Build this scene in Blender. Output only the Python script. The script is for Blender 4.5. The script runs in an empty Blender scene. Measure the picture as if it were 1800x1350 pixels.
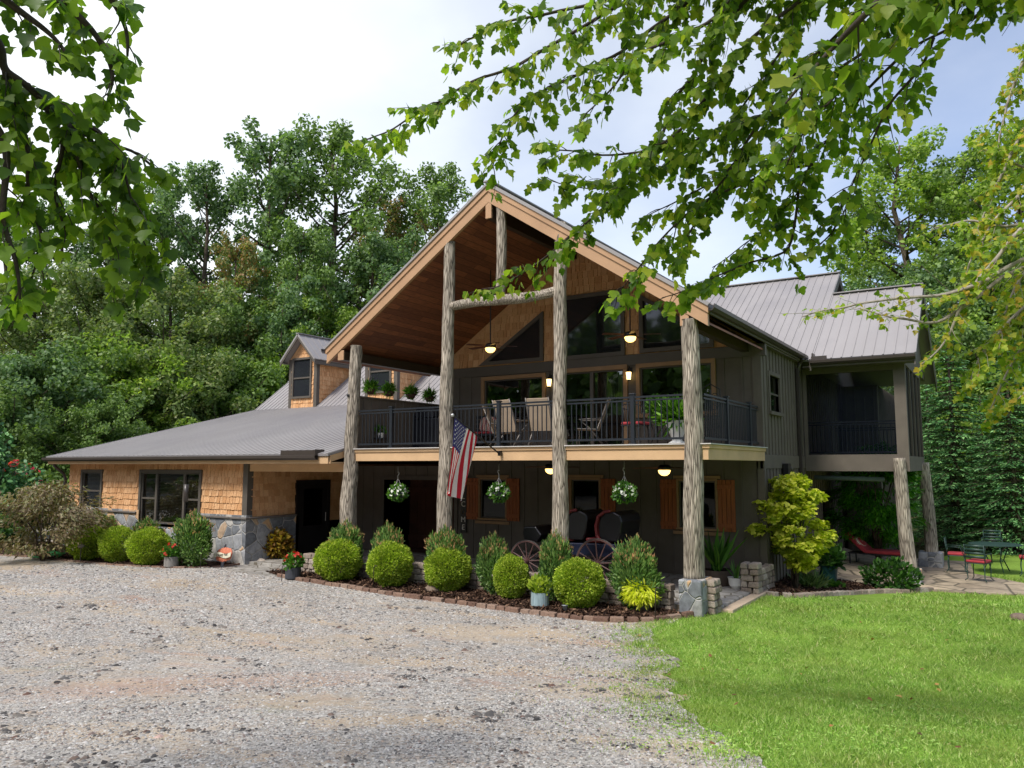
import bpy, math, random
import numpy as np
from math import sin, cos, pi, radians, atan, hypot, sqrt
from mathutils import Vector, Matrix, noise
from mathutils.geometry import delaunay_2d_cdt
SC = bpy.context.scene
COL = SC.collection
random.seed(7); RNG = np.random.default_rng(7)

# ------------------------------------------------------------------ camera
F = 1352.0; EYE = 2.62; HEAD = radians(32.4); PITCH = atan(143 / 1352)
cd = bpy.data.cameras.new('camera'); cam = bpy.data.objects.new('camera', cd); COL.objects.link(cam)
cam.location = (0, 0, EYE); cam.rotation_euler = (pi / 2 + PITCH, 0, HEAD)
cd.sensor_width = 36; cd.lens = F / 1800 * 36; cd.clip_end = 3000; cd.clip_start = .05
SC.camera = cam
# ------------------------------------------------------------------ sky, sun, exposure
SUN_AZ = Vector((-.16, -.98, 0)).normalized(); SUN_EL = radians(52)
sund = SUN_AZ * cos(SUN_EL) + Vector((0, 0, sin(SUN_EL)))
sl = bpy.data.lights.new('sun', 'SUN'); sun = bpy.data.objects.new('sun', sl); COL.objects.link(sun)
sl.energy = 2.5; sl.angle = radians(14); sl.color = (1, .96, .90)
sun.rotation_euler = (-sund).to_track_quat('-Z', 'Y').to_euler()
W = bpy.data.worlds.new('World'); SC.world = W; W.use_nodes = True
def world():
    nt = W.node_tree; N = nt.nodes; L = nt.links; N.clear()
    out = N.new('ShaderNodeOutputWorld'); bg = N.new('ShaderNodeBackground'); bg.inputs[1].default_value = .14
    sky = N.new('ShaderNodeTexSky'); sky.sky_type = 'NISHITA'; sky.sun_disc = False
    sky.sun_elevation = SUN_EL; sky.sun_rotation = math.atan2(sund.x, sund.y); sky.dust_density = 1.5
    tc = N.new('ShaderNodeTexCoord')
    sep = N.new('ShaderNodeSeparateXYZ'); L.new(tc.outputs['Generated'], sep.inputs[0])
    ad = N.new('ShaderNodeMath'); ad.operation = 'ADD'; ad.inputs[1].default_value = .25; L.new(sep.outputs[2], ad.inputs[0])
    dv = N.new('ShaderNodeVectorMath'); dv.operation = 'DIVIDE'
    cb = N.new('ShaderNodeCombineXYZ'); [L.new(ad.outputs[0], cb.inputs[i]) for i in range(3)]
    L.new(tc.outputs['Generated'], dv.inputs[0]); L.new(cb.outputs[0], dv.inputs[1])
    nz = N.new('ShaderNodeTexNoise'); nz.inputs['Scale'].default_value = 1.5; nz.inputs['Detail'].default_value = 6; nz.inputs['Roughness'].default_value = .5
    L.new(dv.outputs[0], nz.inputs['Vector'])
    # the cloud bank is thick in the west and thins to haze eastwards
    dt = N.new('ShaderNodeVectorMath'); dt.operation = 'DOT_PRODUCT'; dt.inputs[1].default_value = (-1, 0, 0)
    L.new(tc.outputs['Generated'], dt.inputs[0])
    def mth(op, a, b):
        m = N.new('ShaderNodeMath'); m.operation = op
        for i, v in enumerate((a, b)):
            if isinstance(v, (int, float)): m.inputs[i].default_value = v
            else: L.new(v, m.inputs[i])
        return m.outputs[0]
    d = mth('MAXIMUM', dt.outputs['Value'], 0); f = mth('ADD', mth('MULTIPLY', mth('MULTIPLY', d, d), 1.3), mth('MULTIPLY', mth('SUBTRACT', nz.outputs['Fac'], .5), 1.0))
    f = mth('ADD', f, .20); fc = N.new('ShaderNodeClamp'); L.new(f, fc.inputs[0]); fc.inputs[1].default_value = .06; fc.inputs[2].default_value = 1
    mx = N.new('ShaderNodeMix'); mx.data_type = 'RGBA'
    tint = N.new('ShaderNodeMix'); tint.data_type = 'RGBA'; tint.blend_type = 'MULTIPLY'; tint.inputs[0].default_value = 1
    L.new(sky.outputs[0], tint.inputs[6]); tint.inputs[7].default_value = (.95, .9, .95, 1)
    L.new(fc.outputs[0], mx.inputs[0]); L.new(tint.outputs[2], mx.inputs[6]); mx.inputs[7].default_value = (6.0, 6.25, 6.4, 1)
    L.new(mx.outputs[2], bg.inputs[0]); L.new(bg.outputs[0], out.inputs[0])
world()
SC.view_settings.view_transform = 'Standard'; SC.view_settings.look = 'None'
SC.view_settings.exposure = 0.58; SC.view_settings.gamma = 1
SC.render.engine = 'CYCLES'
SC.cycles.max_bounces = 8; SC.cycles.transparent_max_bounces = 24; SC.cycles.diffuse_bounces = 4
SC.cycles.use_denoising = True

# ------------------------------------------------------------------ site survey helpers (measured points of the photo to world points)
_fw = np.array([-sin(HEAD) * cos(PITCH), cos(HEAD) * cos(PITCH), sin(PITCH)]); _rt = np.array([cos(HEAD), sin(HEAD), 0.]); _up = np.cross(_rt, _fw)
EYEP = np.array([0, 0, EYE])
def ray(x, y): return _fw + _rt * (x - 900) / F - _up * (y - 675) / F
def onY(x, y, Y): d = ray(x, y); return Vector(EYEP + d * (Y / d[1]))
def onX(x, y, X): d = ray(x, y); return Vector(EYEP + d * (X / d[0]))
def onZ(x, y, Z): d = ray(x, y); return Vector(EYEP + d * ((Z - EYE) / d[2]))
def atd(x, y, D): return Vector(EYEP + ray(x, y) * D)
def ss(a, b, x):
    t = np.clip((x - a) / (b - a), 0, 1); return t * t * (3 - 2 * t)
def G(x, y):                                   # height of the ground
    x = np.asarray(x, float); y = np.asarray(y, float); r = np.hypot(x, y)
    z = 1.0 * (1 - ss(2.5, 12.5, r)) - .28 * ss(15.5, 20, y) * ss(-4.9, -3.6, x)
    z = z + .012 * np.sin(x * 1.3 + y * .7) * np.cos(y * .9 - x * .4) * (1 - ss(9, 13, y))
    d = np.maximum(np.maximum(y - 40, -x - 44), 0)
    return z + 14 * (1 - np.exp(-d * .022))
def g(x, y): return float(G(x, y))
def atg(px, py, off=0.0):
    d = ray(px, py); t0 = 1.0
    for i in range(1, 4000):
        t = 1 + i * .03; p = EYEP + d * t
        if p[2] < g(p[0], p[1]) + off:
            a, b = t - .03, t
            for _ in range(12):
                m = (a + b) / 2; q = EYEP + d * m
                if q[2] < g(q[0], q[1]) + off: b = m
                else: a = m
            return Vector(EYEP + d * b)
    return Vector(EYEP + d * 60)

# ------------------------------------------------------------------ materials
def lin(c):                                    # sRGB 0-255 -> linear
    return tuple(((v / 255) / 12.92 if v / 255 <= .04045 else ((v / 255 + .055) / 1.055) ** 2.4) for v in c)
def nn(nt, typ, **kw):
    n = nt.nodes.new(typ)
    for k, v in kw.items():
        if k in n.inputs: n.inputs[k].default_value = v
        else: setattr(n, k, v)
    return n
def mixc(nt, fac, a, b, blend='MIX'):
    m = nt.nodes.new('ShaderNodeMix'); m.data_type = 'RGBA'; m.blend_type = blend
    for s, v in ((0, fac), (6, a), (7, b)):
        if hasattr(v, 'links'): nt.links.new(v, m.inputs[s])
        else: m.inputs[s].default_value = v if s == 0 else tuple(v)[:3] + (1,)
    return m.outputs[2]
def ramp(nt, src, stops):
    r = nt.nodes.new('ShaderNodeValToRGB'); nt.links.new(src, r.inputs[0]); e = r.color_ramp.elements
    while len(e) < len(stops): e.new(.5)
    for el, (p, c) in zip(e, stops):
        el.position = p; el.color = (c, c, c, 1) if isinstance(c, (int, float)) else tuple(c)[:3] + (1,)
    return r.outputs[0]
def base(name):
    m = bpy.data.materials.new(name); m.use_nodes = True; nt = m.node_tree
    return m, nt, nt.nodes['Principled BSDF']
def coords(nt, scale=(1, 1, 1), kind='Object'):
    tc = nt.nodes.new('ShaderNodeTexCoord'); mp = nt.nodes.new('ShaderNodeMapping'); mp.inputs['Scale'].default_value = scale
    nt.links.new(tc.outputs[kind], mp.inputs[0]); return mp.outputs[0]
def noisef(nt, vec, scale, detail=4, rough=.55, dist=0):
    n = nn(nt, 'ShaderNodeTexNoise', Scale=scale, Detail=detail, Roughness=rough, Distortion=dist); nt.links.new(vec, n.inputs['Vector']); return n.outputs['Fac']
def bump(nt, p, h, strength=.4, dist=.02):
    b = nn(nt, 'ShaderNodeBump', Strength=strength, Distance=dist); nt.links.new(h, b.inputs['Height']); nt.links.new(b.outputs[0], p.inputs['Normal'])
def M(name, col, rough=.75, var=.18, vs=6, bs=60, bmp=.15, metal=0., spec=.4, stretch=(1, 1, 1), dirt=None, island=0.):
    m, nt, p = base(name); v = coords(nt, stretch)
    f = ramp(nt, noisef(nt, v, vs, 5), [(.3, 0.), (.7, 1.)])
    c = mixc(nt, f, [x * (1 - var) for x in col], [min(1, x * (1 + var)) for x in col])
    if island:
        gi = nt.nodes.new('ShaderNodeNewGeometry')
        c = mixc(nt, ramp(nt, gi.outputs['Random Per Island'], [(0, 1 - island), (1, 1 + island)]), c, c) if 0 else mixc(nt, 1., c, ramp(nt, gi.outputs['Random Per Island'], [(0, 1 - island), (1, 1.)]), 'MULTIPLY')
    if dirt:
        f2 = ramp(nt, noisef(nt, v, vs * .35, 6, .65), [(.5, 0.), (.75, 1.)]); c = mixc(nt, f2, c, dirt)
    nt.links.new(c, p.inputs['Base Color']); p.inputs['Roughness'].default_value = rough; p.inputs['Metallic'].default_value = metal
    p.inputs['Specular IOR Level'].default_value = spec
    if bmp: bump(nt, p, noisef(nt, v, bs, 3), bmp, .01)
    return m
def leafmat(name, stops, trans=.35, rough=.5, spec=.35, dry=None):
    """foliage: colour picked per leaf from a ramp, light passes through the blade"""
    m, nt, p = base(name); gi = nt.nodes.new('ShaderNodeNewGeometry')
    c = ramp(nt, gi.outputs['Random Per Island'], stops)
    v = coords(nt); f = ramp(nt, noisef(nt, v, 1.1, 3), [(.3, .72), (.7, 1.18)])
    c = mixc(nt, 1., c, f, 'MULTIPLY')
    if dry: c = mixc(nt, ramp(nt, noisef(nt, v, .75, 6, .68, .4), [(.48, 0.), (.74, .42)]), c, dry); c = mixc(nt, ramp(nt, noisef(nt, v, .42, 4, .6), [(.5, 0.), (.7, .45)]), c, [k * .55 for k in dry[:1]] + [dry[1] * .75, dry[2] * .5])
    nt.links.new(c, p.inputs['Base Color']); p.inputs['Roughness'].default_value = rough; p.inputs['Specular IOR Level'].default_value = spec
    tr = nt.nodes.new('ShaderNodeBsdfTranslucent'); tcol = mixc(nt, 1., c, (1.45, 1.6, .65), 'MULTIPLY'); nt.links.new(tcol, tr.inputs[0])
    mx = nt.nodes.new('ShaderNodeMixShader'); mx.inputs[0].default_value = trans
    nt.links.new(p.outputs[0], mx.inputs[1]); nt.links.new(tr.outputs[0], mx.inputs[2]); nt.links.new(mx.outputs[0], nt.nodes['Material Output'].inputs[0])
    return m
def glassmat(name, tint=(.35, .38, .38), refl=.12):
    m, nt, p = base(name); nt.nodes.remove(p)
    t = nn(nt, 'ShaderNodeBsdfTransparent'); t.inputs[0].default_value = tint + (1,)
    gl = nn(nt, 'ShaderNodeBsdfGlossy', Roughness=.015); gl.inputs[0].default_value = (.9, .95, .95, 1)
    fr = nn(nt, 'ShaderNodeFresnel', IOR=1.5)
    a = nn(nt, 'ShaderNodeMath', operation='ADD'); a.inputs[1].default_value = refl; nt.links.new(fr.outputs[0], a.inputs[0])
    nz = noisef(nt, coords(nt), .9, 2); b = nn(nt, 'ShaderNodeBump', Strength=.03, Distance=.05); nt.links.new(nz, b.inputs['Height']); nt.links.new(b.outputs[0], gl.inputs['Normal'])
    mx = nt.nodes.new('ShaderNodeMixShader'); nt.links.new(a.outputs[0], mx.inputs[0]); nt.links.new(t.outputs[0], mx.inputs[1]); nt.links.new(gl.outputs[0], mx.inputs[2])
    nt.links.new(mx.outputs[0], nt.nodes['Material Output'].inputs[0]); return m
def emit(name, col, s):
    m, nt, p = base(name); p.inputs['Base Color'].default_value = col + (1,); p.inputs['Emission Color'].default_value = col + (1,); p.inputs['Emission Strength'].default_value = s
    v = coords(nt); nt.links.new(mixc(nt, noisef(nt, v, 12), [c * .85 for c in col], col), p.inputs['Emission Color']); return m
def barkmat(name, light, dark, vs=(9, 9, 1.6), bs=.9):
    m, nt, p = base(name); v = coords(nt, vs)
    n1 = noisef(nt, v, 2.2, 8, .62, .6)
    vo = nn(nt, 'ShaderNodeTexVoronoi', Scale=2.0, feature='DISTANCE_TO_EDGE'); nt.links.new(v, vo.inputs['Vector'])
    e = ramp(nt, vo.outputs[0], [(0, 0.), (.28, 1.)])
    h = mixc(nt, .5, n1, e)
    c = ramp(nt, h, [(.22, dark), (.42, [a * .55 + b * .45 for a, b in zip(light, dark)]), (.62, light), (.85, [min(1, a * 1.2) for a in light])])
    big = ramp(nt, noisef(nt, coords(nt), 1.6, 3), [(.35, .75), (.65, 1.1)]); c = mixc(nt, 1., c, big, 'MULTIPLY')
    nt.links.new(c, p.inputs['Base Color']); p.inputs['Roughness'].default_value = .95; p.inputs['Specular IOR Level'].default_value = .1
    bump(nt, p, h, bs, .03); return m
def stonemat(name, axes=(1, 1, 1), scale=3.0):
    """irregular flagstone veneer: one tone per stone, pale mortar"""
    m, nt, p = base(name); v0 = coords(nt, axes)
    wob = nn(nt, 'ShaderNodeTexNoise', Scale=2.5, Detail=2); nt.links.new(v0, wob.inputs['Vector'])
    v = nn(nt, 'ShaderNodeVectorMath', operation='MULTIPLY_ADD'); nt.links.new(wob.outputs['Color'], v.inputs[0]); v.inputs[1].default_value = (.16,) * 3; nt.links.new(v0, v.inputs[2])
    c1 = nn(nt, 'ShaderNodeTexVoronoi', Scale=scale, Randomness=.95); nt.links.new(v.outputs[0], c1.inputs['Vector'])
    ed = nn(nt, 'ShaderNodeTexVoronoi', Scale=scale, Randomness=.95, feature='DISTANCE_TO_EDGE'); nt.links.new(v.outputs[0], ed.inputs['Vector'])
    sp = nt.nodes.new('ShaderNodeSeparateColor'); nt.links.new(c1.outputs['Color'], sp.inputs[0])
    c = ramp(nt, sp.outputs[0], [(0., lin((116, 120, 124))), (.26, lin((158, 160, 162))), (.44, lin((128, 130, 132))), (.58, lin((186, 182, 174))), (.68, lin((206, 170, 130))), (.80, lin((148, 148, 146))), (.92, lin((190, 164, 136)))])
    nt.nodes[-1].color_ramp.interpolation = 'CONSTANT'
    c = mixc(nt, 1., c, ramp(nt, noisef(nt, v0, 9, 6, .65), [(.3, .6), (.72, 1.2)]), 'MULTIPLY')
    mo = ramp(nt, ed.outputs[0], [(.015, 0.), (.038, 1.)])
    c = mixc(nt, mo, lin((168, 166, 160)), c)
    nt.links.new(c, p.inputs['Base Color']); p.inputs['Roughness'].default_value = .85
    h = mixc(nt, .25, ramp(nt, ed.outputs[0], [(.0, 0.), (.06, 1.)]), noisef(nt, v0, 14, 5)); bump(nt, p, h, .8, .03); return m
def plankmat(name, c1, c2, swap=False, row=.13, wid=1.8, rough=.6, sc=(1, 1, 1)):
    """tongue-and-groove boards"""
    m, nt, p = base(name); tc = nt.nodes.new('ShaderNodeTexCoord'); sp = nt.nodes.new('ShaderNodeSeparateXYZ'); nt.links.new(tc.outputs['Object'], sp.inputs[0])
    cb = nt.nodes.new('ShaderNodeCombineXYZ'); a, b = (1, 0) if swap else (0, 1)
    nt.links.new(sp.outputs[a], cb.inputs[0]); nt.links.new(sp.outputs[b], cb.inputs[1])
    br = nn(nt, 'ShaderNodeTexBrick'); br.inputs['Scale'].default_value = 1; br.inputs['Brick Width'].default_value = wid; br.inputs['Row Height'].default_value = row
    br.inputs['Mortar Size'].default_value = .006; br.inputs['Color1'].default_value = c1 + (1,); br.inputs['Color2'].default_value = c2 + (1,); br.inputs['Mortar'].default_value = tuple(x * .25 for x in c1) + (1,); br.inputs['Bias'].default_value = 0
    nt.links.new(cb.outputs[0], br.inputs['Vector'])
    st = nn(nt, 'ShaderNodeMapping'); st.inputs['Scale'].default_value = (2, 22, 1); nt.links.new(cb.outputs[0], st.inputs[0])
    gr = ramp(nt, noisef(nt, st.outputs[0], 2.2, 6, .6), [(.28, .5), (.7, 1.25)])
    nt.links.new(mixc(nt, 1., br.outputs[0], gr, 'MULTIPLY'), p.inputs['Base Color']); p.inputs['Roughness'].default_value = rough
    bump(nt, p, br.outputs['Fac'], -.4, .01); return m
# ------------------------------------------------------------------ mesh and scene helpers
class MB:
    def __init__(s): s.v = []; s.f = []; s.mi = []
    def add(s, vs, fs, mi=0):
        o = len(s.v); s.v.extend([tuple(v) for v in vs]); s.f.extend([tuple(i + o for i in f) for f in fs]); s.mi.extend([mi] * len(fs)); return s
    def box(s, x0, x1, y0, y1, z0, z1, mi=0):
        return s.add([(x0, y0, z0), (x1, y0, z0), (x1, y1, z0), (x0, y1, z0), (x0, y0, z1), (x1, y0, z1), (x1, y1, z1), (x0, y1, z1)],
                     [(0, 3, 2, 1), (4, 5, 6, 7), (0, 1, 5, 4), (1, 2, 6, 5), (2, 3, 7, 6), (3, 0, 4, 7)], mi)
    def hexa(s, p, mi=0):                       # 8 corners, bottom ring then top ring
        return s.add(p, [(0, 3, 2, 1), (4, 5, 6, 7), (0, 1, 5, 4), (1, 2, 6, 5), (2, 3, 7, 6), (3, 0, 4, 7)], mi)
    def beam(s, a, b, w, h, mi=0, upv=(0, 0, 1)):
        a = Vector(a); b = Vector(b); d = (b - a).normalized(); u = Vector(upv); r = d.cross(u)
        if r.length < 1e-4: r = d.cross(Vector((1, 0, 0)))
        r.normalize(); u = r.cross(d); r = r * w / 2; u = u * h / 2
        return s.hexa([a - r - u, a + r - u, b + r - u, b - r - u, a - r + u, a + r + u, b + r + u, b - r + u], mi)
    def prism(s, pts, off, mi=0):               # planar polygon pushed along off
        n = len(pts); pts = [Vector(p) for p in pts]; off = Vector(off)
        return s.add(pts + [p + off for p in pts], [tuple(range(n - 1, -1, -1)), tuple(range(n, 2 * n))] + [(i, (i + 1) % n, n + (i + 1) % n, n + i) for i in range(n)], mi)
    def tube(s, pts, rad, n=8, mi=0, cap=True):
        pts = [Vector(p) for p in pts]; k = len(pts); rad = rad if hasattr(rad, '__len__') else [rad] * k
        vs = []; prev = None
        for i, p in enumerate(pts):
            d = (pts[min(i + 1, k - 1)] - pts[max(i - 1, 0)]).normalized()
            if prev is None:
                r = d.cross(Vector((0, 0, 1)));  r = d.cross(Vector((1, 0, 0))) if r.length < .2 else r
            else: r = prev - d * prev.dot(d)
            r.normalize(); prev = r; u = d.cross(r)
            vs += [p + (r * cos(2 * pi * j / n) + u * sin(2 * pi * j / n)) * rad[i] for j in range(n)]
        fs = [(i * n + j, i * n + (j + 1) % n, (i + 1) * n + (j + 1) % n, (i + 1) * n + j) for i in range(k - 1) for j in range(n)]
        if cap: fs += [tuple(range(n - 1, -1, -1)), tuple(range((k - 1) * n, k * n))]
        return s.add(vs, fs, mi)
    def lathe(s, prof, c=(0, 0, 0), n=20, mi=0):
        vs = [(c[0] + r * cos(2 * pi * j / n), c[1] + r * sin(2 * pi * j / n), c[2] + z) for r, z in prof for j in range(n)]
        k = len(prof); fs = [(i * n + j, i * n + (j + 1) % n, (i + 1) * n + (j + 1) % n, (i + 1) * n + j) for i in range(k - 1) for j in range(n)]
        fs += [tuple(range(n - 1, -1, -1)), tuple(range((k - 1) * n, k * n))]
        return s.add(vs, fs, mi)
    def ball(s, c, r, n=12, m=8, mi=0):
        r = r if hasattr(r, '__len__') else (r, r, r)
        vs = [(c[0] + r[0] * sin(pi * i / m) * cos(2 * pi * j / n), c[1] + r[1] * sin(pi * i / m) * sin(2 * pi * j / n), c[2] - r[2] * cos(pi * i / m)) for i in range(1, m) for j in range(n)]
        vs += [(c[0], c[1], c[2] - r[2]), (c[0], c[1], c[2] + r[2])]; b = (m - 1) * n
        fs = [(i * n + j, i * n + (j + 1) % n, (i + 1) * n + (j + 1) % n, (i + 1) * n + j) for i in range(m - 2) for j in range(n)]
        fs += [(b, (j + 1) % n, j) for j in range(n)] + [(b + 1, (m - 2) * n + j, (m - 2) * n + (j + 1) % n) for j in range(n)]
        return s.add(vs, fs, mi)
WORG = {}
def worg(o): return WORG.get(o.name, Vector((0, 0, 0)))
def obj(name, mb, mats, parent=None, smooth=False, bevel=0, local=False, label=None):
    me = bpy.data.meshes.new(name)
    if isinstance(mb, MB):
        me.from_pydata(mb.v, [], mb.f); me.polygons.foreach_set('material_index', mb.mi)
    else: me = mb; me.name = name
    for m in (mats if isinstance(mats, (list, tuple)) else [mats]): me.materials.append(m)
    o = bpy.data.objects.new(name, me); COL.objects.link(o)
    if smooth: me.polygons.foreach_set('use_smooth', [True] * len(me.polygons))
    me.update()
    if parent:
        o.parent = parent; o.location = (0, 0, 0) if local else -worg(parent); WORG[o.name] = worg(parent) if local else Vector((0, 0, 0))
    if bevel:
        b = o.modifiers.new('bevel', 'BEVEL'); b.width = bevel; b.segments = 2; b.limit_method = 'ANGLE'; b.angle_limit = radians(40)
    if label: o['label'] = label
    return o
def tag(o, label, cat, group=None):
    o['label'] = label; o['category'] = cat
    if group: o['group'] = group
    return o
def thing(name, label, cat, loc=(0, 0, 0), rz=0, group=None):
    o = bpy.data.objects.new(name, None); COL.objects.link(o); o.location = loc; o.rotation_euler = (0, 0, rz); o.empty_display_size = .1
    WORG[o.name] = Vector(loc); return tag(o, label, cat, group)
def dup(root, loc, rz=0, label=None, sc=None):
    def cp(o, par):
        c = o.copy(); COL.objects.link(c)
        if par: c.parent = par
        for ch in o.children: cp(ch, c)
        return c
    c = cp(root, None); c.location = loc; c.rotation_euler = (0, 0, rz)
    if sc: c.scale = sc if hasattr(sc, '__len__') else (sc,) * 3
    if label: c['label'] = label
    WORG[c.name] = Vector(loc); return c
def setting(o): o['kind'] = 'structure'; return o
def stuff(o, label, cat): o['kind'] = 'stuff'; return tag(o, label, cat)

def frames(N):
    N = N / np.maximum(np.linalg.norm(N, axis=1, keepdims=True), 1e-6)
    A = RNG.normal(size=N.shape); U = np.cross(N, A); U /= np.maximum(np.linalg.norm(U, axis=1, keepdims=True), 1e-6)
    return N, U, np.cross(N, U)
def npmesh(name, V, faces):
    """V (n,k,3) copies of a template with k verts; faces: list of index tuples of the template"""
    n, k = V.shape[:2]; me = bpy.data.meshes.new(name)
    ls = np.array([len(f) for f in faces]); flat = np.concatenate([np.array(f) for f in faces])
    me.vertices.add(n * k); me.vertices.foreach_set('co', V.reshape(-1).astype(np.float32))
    L = (flat[None, :] + (np.arange(n) * k)[:, None]).reshape(-1)
    me.loops.add(len(L)); me.loops.foreach_set('vertex_index', L.astype(np.int32))
    tot = np.tile(ls, n); me.polygons.add(len(tot)); st = np.concatenate([[0], np.cumsum(tot)[:-1]])
    me.polygons.foreach_set('loop_start', st.astype(np.int32)); me.polygons.foreach_set('loop_total', tot.astype(np.int32)); me.update(calc_edges=True)
    return me
# leaf outlines (x across, y along, z off the blade)
DIAMOND = (np.array([(0, 0, 0), (.32, .45, .06), (0, 1, -.04), (-.32, .45, .06)]), [(0, 1, 2, 3)])
MAPLE = (np.array([(0, 0, 0), (.36, .06, .03), (.58, .44, .05), (.33, .52, .03), (.28, .72, .02), (0, 1.0, -.08), (-.28, .72, .02), (-.33, .52, .03), (-.58, .44, .05), (-.36, .06, .03), (0, .5, -.03)]),
         [(0, 1, 10), (1, 2, 10), (2, 3, 10), (3, 4, 10), (4, 5, 10), (5, 6, 10), (6, 7, 10), (7, 8, 10), (8, 9, 10), (9, 0, 10)])
OVAL = (np.array([(0, 0, 0), (.26, .22, .05), (.30, .55, .05), (.14, .86, .0), (0, 1, -.06), (-.14, .86, 0), (-.30, .55, .05), (-.26, .22, .05)]), [(0, 1, 2, 3, 4, 5, 6, 7)])
SPRAY = (np.array([(0, 0, 0), (.16, .3, .02), (.12, .75, -.03), (0, 1, -.10), (-.12, .75, -.03), (-.16, .3, .02)]), [(0, 1, 2, 3, 4, 5)])
BLADE = (np.array([(-.06, 0, 0), (.06, 0, 0), (.035, .6, .06), (0, 1, .2), (-.035, .6, .06)]), [(0, 1, 2, 3, 4)])
def leaves(P, N, size, T=DIAMOND, along=None, var=.3):
    """one leaf per point; N is the blade normal, along the direction of the tip"""
    P = np.asarray(P, float); n = len(P)
    if along is None: Nn, A, B = frames(np.asarray(N, float))
    else:
        B = np.asarray(along, float); B = B / np.maximum(np.linalg.norm(B, axis=1, keepdims=True), 1e-6)
        Nn = np.asarray(N, float); Nn = Nn - B * (Nn * B).sum(1, keepdims=True); Nn /= np.maximum(np.linalg.norm(Nn, axis=1, keepdims=True), 1e-6); A = np.cross(B, Nn)
    s = np.asarray(size) * (1 + var * RNG.uniform(-1, 1, n)); t = T[0]
    V = P[:, None, :] + s[:, None, None] * (t[None, :, 0:1] * A[:, None] + t[None, :, 1:2] * B[:, None] + t[None, :, 2:3] * Nn[:, None])
    return npmesh('leaves', V, T[1])
def rdir(n):
    v = RNG.normal(size=(n, 3)); return v / np.linalg.norm(v, axis=1, keepdims=True)
def blobpts(blobs, n, inner=.45):
    """points spread through ellipsoid blobs, denser to the outside; returns points and outward normals"""
    C = np.array([b[0] for b in blobs], float); R = np.array([b[1] for b in blobs], float)
    w = (R[:, 0] * R[:, 1] + R[:, 0] * R[:, 2]); i = RNG.choice(len(blobs), n, p=w / w.sum())
    d = rdir(n); r = inner + (1 - inner) * RNG.uniform(size=n) ** .6
    return C[i] + d * R[i] * r[:, None], d
def inpoly(x, y, poly):
    x = np.asarray(x); y = np.asarray(y); c = np.zeros(x.shape, bool); n = len(poly)
    for i in range(n):
        x1, y1 = poly[i][0], poly[i][1]; x2, y2 = poly[i - 1][0], poly[i - 1][1]
        if y1 == y2: continue
        c ^= ((y1 > y) != (y2 > y)) & (x < (x2 - x1) * (y - y1) / (y2 - y1) + x1)
    return c
def patch(name, poly, mat, off, step=.45, zf=None, skirt=0):
    """a sheet draped on the ground inside a closed outline"""
    poly = [Vector((p[0], p[1])) for p in poly]; dense = []
    for a, b in zip(poly, poly[1:] + poly[:1]):
        k = max(1, int((b - a).length / step)); dense += [a.lerp(b, i / k) for i in range(k)]
    xs = [p.x for p in poly]; ys = [p.y for p in poly]
    gx, gy = np.meshgrid(np.arange(min(xs), max(xs), step), np.arange(min(ys), max(ys), step)); gx = gx.ravel(); gy = gy.ravel()
    ins = inpoly(gx, gy, [(p.x, p.y) for p in poly]); vs = dense + [Vector((a, b)) for a, b in zip(gx[ins], gy[ins])]
    nb = len(dense)
    r = delaunay_2d_cdt(vs, [], [list(range(nb))], 1, 1e-4)
    mb = MB(); mb.v = [(v.x, v.y, (zf(v.x, v.y) if zf else g(v.x, v.y)) + off) for v in r[0]]
    mb.f = [tuple(f) for f in r[2]]; mb.mi = [0] * len(mb.f)
    if skirt:
        vs = [(p.x, p.y, (zf(p.x, p.y) if zf else g(p.x, p.y)) + off) for p in dense]; n = len(vs)
        mb.add(vs + [(a, b, c - skirt) for a, b, c in vs], [(i, n + i, n + (i + 1) % n, (i + 1) % n) for i in range(n)])
    return obj(name, mb, mat, smooth=not skirt)
def smoothline(pts, k=6):
    pts = [Vector(p) for p in pts]; out = []
    for i in range(len(pts) - 1):
        p0, p1, p2, p3 = pts[max(i - 1, 0)], pts[i], pts[i + 1], pts[min(i + 2, len(pts) - 1)]
        for j in range(k):
            t = j / k; out.append(.5 * ((2 * p1) + (p2 - p0) * t + (2 * p0 - 5 * p1 + 4 * p2 - p3) * t * t + (3 * p1 - p0 - 3 * p2 + p3) * t ** 3))
    return out + [pts[-1]]
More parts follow.
